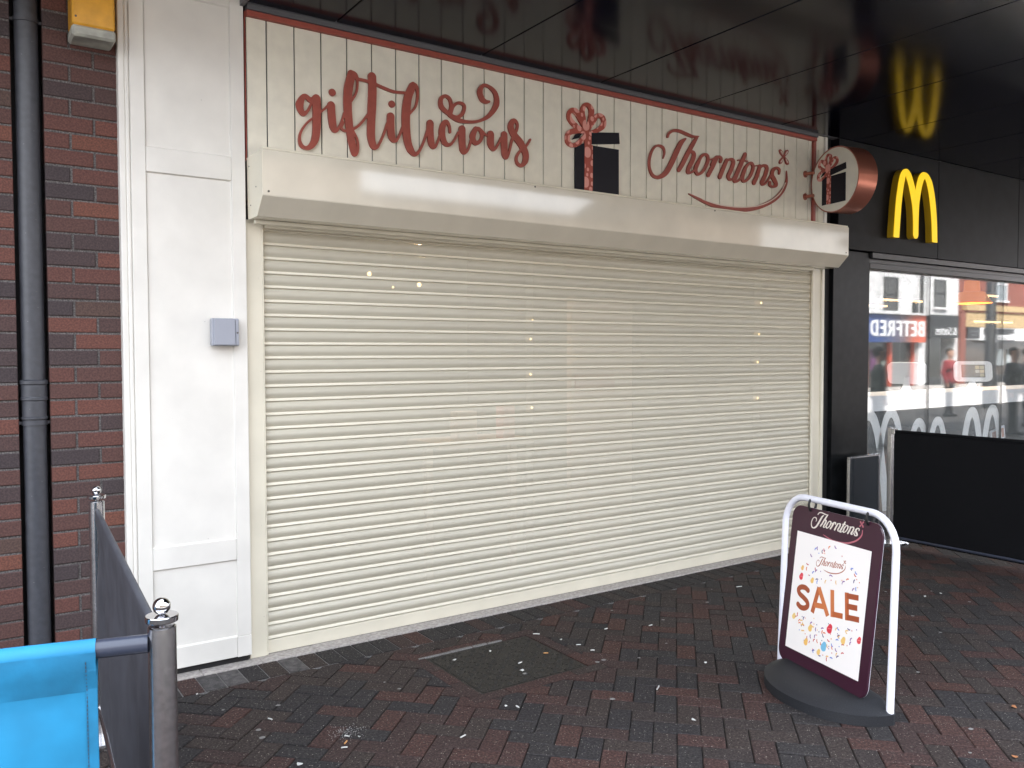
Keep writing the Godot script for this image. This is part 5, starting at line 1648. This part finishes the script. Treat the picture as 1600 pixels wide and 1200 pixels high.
# ---------------------------------------------------------------- people mirrored in the window: bodies meshed from a field of tapered bones
func person(at: Vector3, turn: float, label: String, coat: Color, legs: Color, hair: Color) -> void:
	var p := thing("person", label, "person", at, turn)
	p.scale = Vector3.ONE * 0.95
	var bones := []   # from, to, radius, radius, colour
	var skin := Color(0.48, 0.28, 0.2)
	var shoe := Color(0.015, 0.015, 0.017)
	for s in [-1.0, 1.0]:
		bones.append([Vector3(0.095 * s, 0.92, 0), Vector3(0.11 * s, 0.5, 0.03 * s), 0.088, 0.062, legs])
		bones.append([Vector3(0.11 * s, 0.5, 0.03 * s), Vector3(0.115 * s, 0.1, 0.0), 0.06, 0.045, legs])
		bones.append([Vector3(0.115 * s, 0.045, -0.05), Vector3(0.125 * s, 0.04, 0.13), 0.045, 0.038, shoe])
		bones.append([Vector3(0.19 * s, 1.42, 0), Vector3(0.25 * s, 1.14, -0.03), 0.062, 0.052, coat])
		bones.append([Vector3(0.25 * s, 1.14, -0.03), Vector3(0.235 * s, 0.90, 0.06), 0.05, 0.04, coat])
		bones.append([Vector3(0.235 * s, 0.87, 0.07), Vector3(0.23 * s, 0.79, 0.09), 0.034, 0.026, skin])
	bones.append([Vector3(0, 0.95, 0), Vector3(0, 1.15, 0), 0.145, 0.135, coat])
	bones.append([Vector3(-0.07, 1.3, 0), Vector3(0.07, 1.3, 0), 0.135, 0.135, coat])
	bones.append([Vector3(-0.13, 1.41, 0), Vector3(0.13, 1.41, 0), 0.075, 0.075, coat])
	bones.append([Vector3(0, 1.45, 0), Vector3(0, 1.56, 0.015), 0.055, 0.052, skin])
	bones.append([Vector3(0, 1.62, 0.025), Vector3(0, 1.69, 0.01), 0.075, 0.09, skin])
	bones.append([Vector3(0, 1.635, 0.1), Vector3(0, 1.65, 0.105), 0.014, 0.012, skin])
	bones.append([Vector3(0, 1.70, -0.02), Vector3(0, 1.72, 0.0), 0.093, 0.088, hair])
	var lo := Vector3(-0.38, -0.02, -0.22)
	var cell := 0.022
	var n := Vector3i(36, 84, 20)
	var f := PackedFloat32Array()
	f.resize(n.x * n.y * n.z)
	f.fill(1.0)
	for b in bones:
		var a: Vector3 = b[0]
		var d: Vector3 = b[1] - a
		var m: float = maxf(b[2], b[3]) + 0.07
		var from: Vector3 = ((a.min(b[1]) - Vector3.ONE * m - lo) / cell).max(Vector3.ZERO)
		var to: Vector3 = (a.max(b[1]) + Vector3.ONE * m - lo) / cell
		for z in range(int(from.z), mini(n.z, int(to.z) + 2)):
			for y in range(int(from.y), mini(n.y, int(to.y) + 2)):
				for x in range(int(from.x), mini(n.x, int(to.x) + 2)):
					var q := lo + Vector3(x, y, z) * cell
					var t := clampf((q - a).dot(d) / maxf(d.length_squared(), 1e-9), 0, 1)
					var v := q.distance_to(a + d * t) - lerpf(b[2], b[3], t)
					var i := (z * n.y + y) * n.x + x
					var o := f[i]
					var h := maxf(0.03 - absf(o - v), 0.0) / 0.03
					f[i] = minf(o, v) - h * h * 0.03 * 0.25
	var vert := {}
	var st := SurfaceTool.new()
	st.begin(Mesh.PRIMITIVE_TRIANGLES)
	st.set_smooth_group(0)
	var at_cell := func(x: int, y: int, z: int) -> int: return (z * n.y + y) * n.x + x
	var corner := func(c: Vector3i) -> Array:
		var key := c
		if vert.has(key): return vert[key]
		var sum := Vector3.ZERO
		var cnt := 0
		for e in [[0, 0, 0, 1, 0, 0], [0, 1, 0, 1, 1, 0], [0, 0, 1, 1, 0, 1], [0, 1, 1, 1, 1, 1], [0, 0, 0, 0, 1, 0], [1, 0, 0, 1, 1, 0], [0, 0, 1, 0, 1, 1], [1, 0, 1, 1, 1, 1], [0, 0, 0, 0, 0, 1], [1, 0, 0, 1, 0, 1], [0, 1, 0, 0, 1, 1], [1, 1, 0, 1, 1, 1]]:
			var fa := f[at_cell.call(c.x + e[0], c.y + e[1], c.z + e[2])]
			var fb := f[at_cell.call(c.x + e[3], c.y + e[4], c.z + e[5])]
			if (fa < 0.0) != (fb < 0.0):
				sum += Vector3(e[0], e[1], e[2]).lerp(Vector3(e[3], e[4], e[5]), fa / (fa - fb))
				cnt += 1
		var pos := lo + (Vector3(c) + sum / maxi(cnt, 1)) * cell
		var best := 1e9
		var col := Color.BLACK
		for b in bones:
			var d: Vector3 = b[1] - b[0]
			var t := clampf((pos - b[0]).dot(d) / maxf(d.length_squared(), 1e-9), 0, 1)
			var v := pos.distance_to(b[0] + d * t) - lerpf(b[2], b[3], t)
			if v < best:
				best = v
				col = b[4]
		vert[key] = [pos, col]
		return vert[key]
	for z in range(1, n.z - 1):
		for y in range(1, n.y - 1):
			for x in range(1, n.x - 1):
				var inside: bool = f[at_cell.call(x, y, z)] < 0.0
				for ax in 3:
					var step := Vector3i.ZERO
					step[ax] = 1
					var other: bool = f[at_cell.call(x + step.x, y + step.y, z + step.z)] < 0.0
					if inside == other: continue
					var u := Vector3i.ZERO
					var w := Vector3i.ZERO
					u[(ax + 1) % 3] = 1
					w[(ax + 2) % 3] = 1
					var c := Vector3i(x, y, z)
					var q := [corner.call(c - u - w), corner.call(c - w), corner.call(c), corner.call(c - u)]
					var order := [0, 2, 1, 0, 3, 2] if inside else [0, 1, 2, 0, 2, 3]
					for k in order:
						st.set_color(q[k][1])
						st.add_vertex(q[k][0])
	st.generate_normals()
	var m := mat(Color.WHITE, 0.8)
	m.vertex_color_use_as_albedo = true
	part("body", st.commit(), m, p)

# ---------------------------------------------------------------- litter
func make_litter() -> void:
	var y := GROUND + 0.004
	# x, z, length, turn, kind (0 cigarette end, 1 paper scrap, 2 leaf, 3 tan butt)
	var i := 0
	var list := [
		[1.413, 1.504, 0.055, 0.6, 0, "long white cigarette end lying near the pavement sign"], [0.373, 1.417, 0.036, 0.3, 0, "white cigarette end on the red paving in front of the cover"],
		[0.693, 1.262, 0.022, 0.4, 1, "crumpled white paper scrap by the cover's near corner"], [0.73, 1.30, 0.03, 2.0, 1, "curled white paper strip beside the paper scrap"],
		[3.937, 1.388, 0.03, 0.2, 1, "left of two white scraps on the paving right of the sign"], [4.09, 1.41, 0.028, 1.1, 1, "right of two white scraps on the paving right of the sign"],
		[2.598, 2.578, 0.04, 0.9, 2, "small orange leaf fragment on the right paving"], [2.103, 2.813, 0.038, 0.2, 2, "orange brown leaf fragment by the lower right edge"],
		[-0.057, 1.19, 0.03, 0.8, 3, "tan cigarette butt in the ash pile"], [-0.03, 1.14, 0.026, 2.2, 0, "white cigarette end in the ash pile"], [0.01, 1.175, 0.02, 1.2, 1, "white paper crumb in the ash pile"], [-0.08, 1.23, 0.03, 2.8, 0, "pale cigarette end lying left of the ash pile"],
		[-0.281, 1.264, 0.04, 2.3, 1, "torn white paper strip at the bottom edge left"], [-0.245, 0.793, 0.028, 2.0, 0, "white cigarette stub on the dark left paving"], [-0.444, 0.328, 0.02, 1.5, 1, "white scrap in a joint below the pilaster"],
		[1.013, 0.63, 0.02, 0.4, 1, "tiny white scrap on the far half of the cover"], [0.786, 0.635, 0.026, 0.1, 1, "white scrap near the cover's left side"], [1.244, 0.823, 0.03, 2.6, 3, "tan cigarette butt on the right half of the cover"], [1.05, 0.86, 0.03, 0.2, 0, "white cigarette end in the middle of the cover"],
		[1.382, 0.543, 0.045, 2.5, 0, "thin white cigarette end at the cover's far corner"], [1.44, 0.70, 0.024, 1.0, 1, "small white scrap beyond the cover's right edge"], [1.47, 0.82, 0.03, 2.7, 0, "white cigarette end off the cover's right edge"], [1.48, 0.93, 0.026, 2.6, 0, "pale cigarette end near the cover's right corner"],
		[3.105, 0.54, 0.05, 2.9, 0, "bent white straw piece near the threshold"], [1.771, 0.70, 0.028, 0.1, 0, "white stub between the cover and the threshold"], [2.03, 0.80, 0.03, 0.0, 0, "white stub right of the one by the cover"],
		[1.295, 1.851, 0.03, 1.4, 1, "white crumb between dark blocks left of the sign"], [1.849, 1.40, 0.026, 0.6, 1, "white crumb close to the sign's rubber base"], [1.0, 0.95, 0.03, 0.1, 1, "pale flattened scrap on the cover's near edge"], [2.45, 1.75, 0.034, 0.1, 0, "white stub just behind the sign's right leg"]]
	for e in list:
		var kind: int = e[4]
		var called: String = ["cigarette_end", "paper_scrap", "leaf_fragment", "cigarette_butt"][kind]
		var t := thing(called, e[5], ["cigarette end", "litter", "leaf", "cigarette end"][kind], Vector3(e[0], y - 0.004, e[1]), e[3], "litter on the paving")
		var st := st_new()
		var l: float = e[2] * 0.85
		if kind == 0 or kind == 3:
			tube(st, [Vector3(-l / 2, 0.0038, 0), Vector3(0.0, 0.0042, 0.001), Vector3(l / 2, 0.0038, 0)], 0.0034, 8, true, 0.85)
			build("paper_roll", st, M.paper if kind == 0 else M.filter_tip, t)
		else:
			var c := []
			var r := RandomNumberGenerator.new()
			r.seed = 100 + i
			for k in 7:
				var a := TAU * k / 7
				c.append(Vector3(cos(a) * l * r.randf_range(0.3, 0.6), r.randf_range(0.001, 0.008), sin(a) * l * r.randf_range(0.2, 0.45)))
			var top := Vector3(0, 0.007, 0)
			for k in 7:
				trig(st, top, c[(k + 1) % 7], c[k])
				trig(st, Vector3(0, 0.0008, 0), c[k], c[(k + 1) % 7])
			build("scrap", st, M.paper if kind == 1 else M.leaf, t)
		i += 1
	# flattened chewing gum
	var g := st_new()
	var r := RandomNumberGenerator.new()
	r.seed = 5
	for k in 60:
		var c := Vector3(r.randf_range(-0.5, 4.2), GROUND + 0.0022, r.randf_range(0.4, 2.7))
		if c.distance_to(Vector3(2.0, 0, 2.0)) < 0.6: continue
		var rad := r.randf_range(0.006, 0.014)
		var pts := []
		for a in 8: pts.append(c + Vector3(cos(TAU * a / 8) * rad * r.randf_range(0.8, 1.2), -0.0004, sin(TAU * a / 8) * rad * r.randf_range(0.7, 1.1)))
		for a in 8: trig(g, c + Vector3(0, 0.0008, 0), pts[(a + 1) % 8], pts[a])
	var gm := build("gum_spots", g, M.gum)
	tag(gm, "flattened pale chewing gum spots scattered over the paving", "gum", "", "stuff")
	# ash and grit beside the butts
	var ash := st_new()
	for k in 170:
		var d := Vector2(r.randfn(0, 0.035), r.randfn(0, 0.03))
		var c := Vector3(-0.01 + d.x, GROUND + 0.0025, 1.10 + d.y)
		var s := r.randf_range(0.0005, 0.0013)
		bx(ash, c.x - s, c.x + s, c.y - 0.001, c.y + s, c.z - s, c.z + s)
	var am := build("ash_grit", ash, mat(lin(0.27, 0.26, 0.255), 0.9))
	tag(am, "pale ash and grit spilt on the paving left of the cover", "ash", "", "stuff")

func _ready() -> void:
	rng.seed = 20240
	var cam := Camera3D.new()
	cam.name = "camera"
	cam.position = Vector3(-1.405, 1.609, 4.426)
	cam.rotation = Vector3(deg_to_rad(-2.138), deg_to_rad(-34.028), deg_to_rad(-0.119))
	cam.fov = 49.06
	cam.near = 0.05
	cam.far = 300.0
	add_child(cam)
	cam.make_current()
	var env := Environment.new()
	env.background_mode = Environment.BG_SKY
	var sky := Sky.new()
	var sm := ProceduralSkyMaterial.new()
	sm.sky_top_color = Color(0.90, 0.93, 0.98)
	sm.sky_horizon_color = Color(0.95, 0.96, 0.98)
	sm.sky_curve = 0.2
	sm.ground_bottom_color = Color(0.2, 0.2, 0.2)
	sm.ground_horizon_color = Color(0.5, 0.5, 0.5)
	sm.sun_angle_max = 1.0
	sky.sky_material = sm
	env.sky = sky
	env.background_energy_multiplier = 1.55
	env.tonemap_mode = Environment.TONE_MAPPER_LINEAR
	env.tonemap_exposure = 3.95
	env.sdfgi_enabled = true
	env.ssao_enabled = true
	env.ssil_enabled = true
	var we := WorldEnvironment.new()
	we.name = "environment"
	we.environment = env
	add_child(we)
	var sun := DirectionalLight3D.new()
	sun.name = "sun"
	sun.light_energy = 1.6
	sun.light_angular_distance = 1.0
	sun.light_color = Color(1.0, 0.97, 0.93)
	sun.shadow_enabled = true
	sun.rotation = Vector3(deg_to_rad(-52), deg_to_rad(205), 0)
	add_child(sun)

	make_materials()
	make_ground(cam)
	make_building()
	make_canopy()
	make_pilaster()
	make_shutter()
	make_fascia()
	make_restaurant()
	make_street()
	make_barriers()
	make_swing_sign()
	make_shop_inside()
	person(Vector3(19.4, GROUND, 6.85), PI, "standing person in a red jacket mirrored in the restaurant window", Color(0.22, 0.018, 0.025), Color(0.012, 0.012, 0.016), Color(0.03, 0.02, 0.015))
	person(Vector3(11.5, GROUND, 3.75), 2.4, "person in dark clothes mirrored at the window's left edge", Color(0.015, 0.02, 0.015), Color(0.012, 0.012, 0.016), Color(0.02, 0.015, 0.012))
	person(Vector3(15.6, GROUND, 3.55), PI, "person in a dark navy coat mirrored right of the lamp column", Color(0.01, 0.013, 0.03), Color(0.012, 0.012, 0.016), Color(0.02, 0.015, 0.012))
	person(Vector3(18.0, GROUND, 4.4), 2.7, "person in a dark coat mirrored behind the white tablet, right edge of the window", Color(0.012, 0.012, 0.02), Color(0.02, 0.02, 0.03), Color(0.03, 0.02, 0.015))
	make_litter()
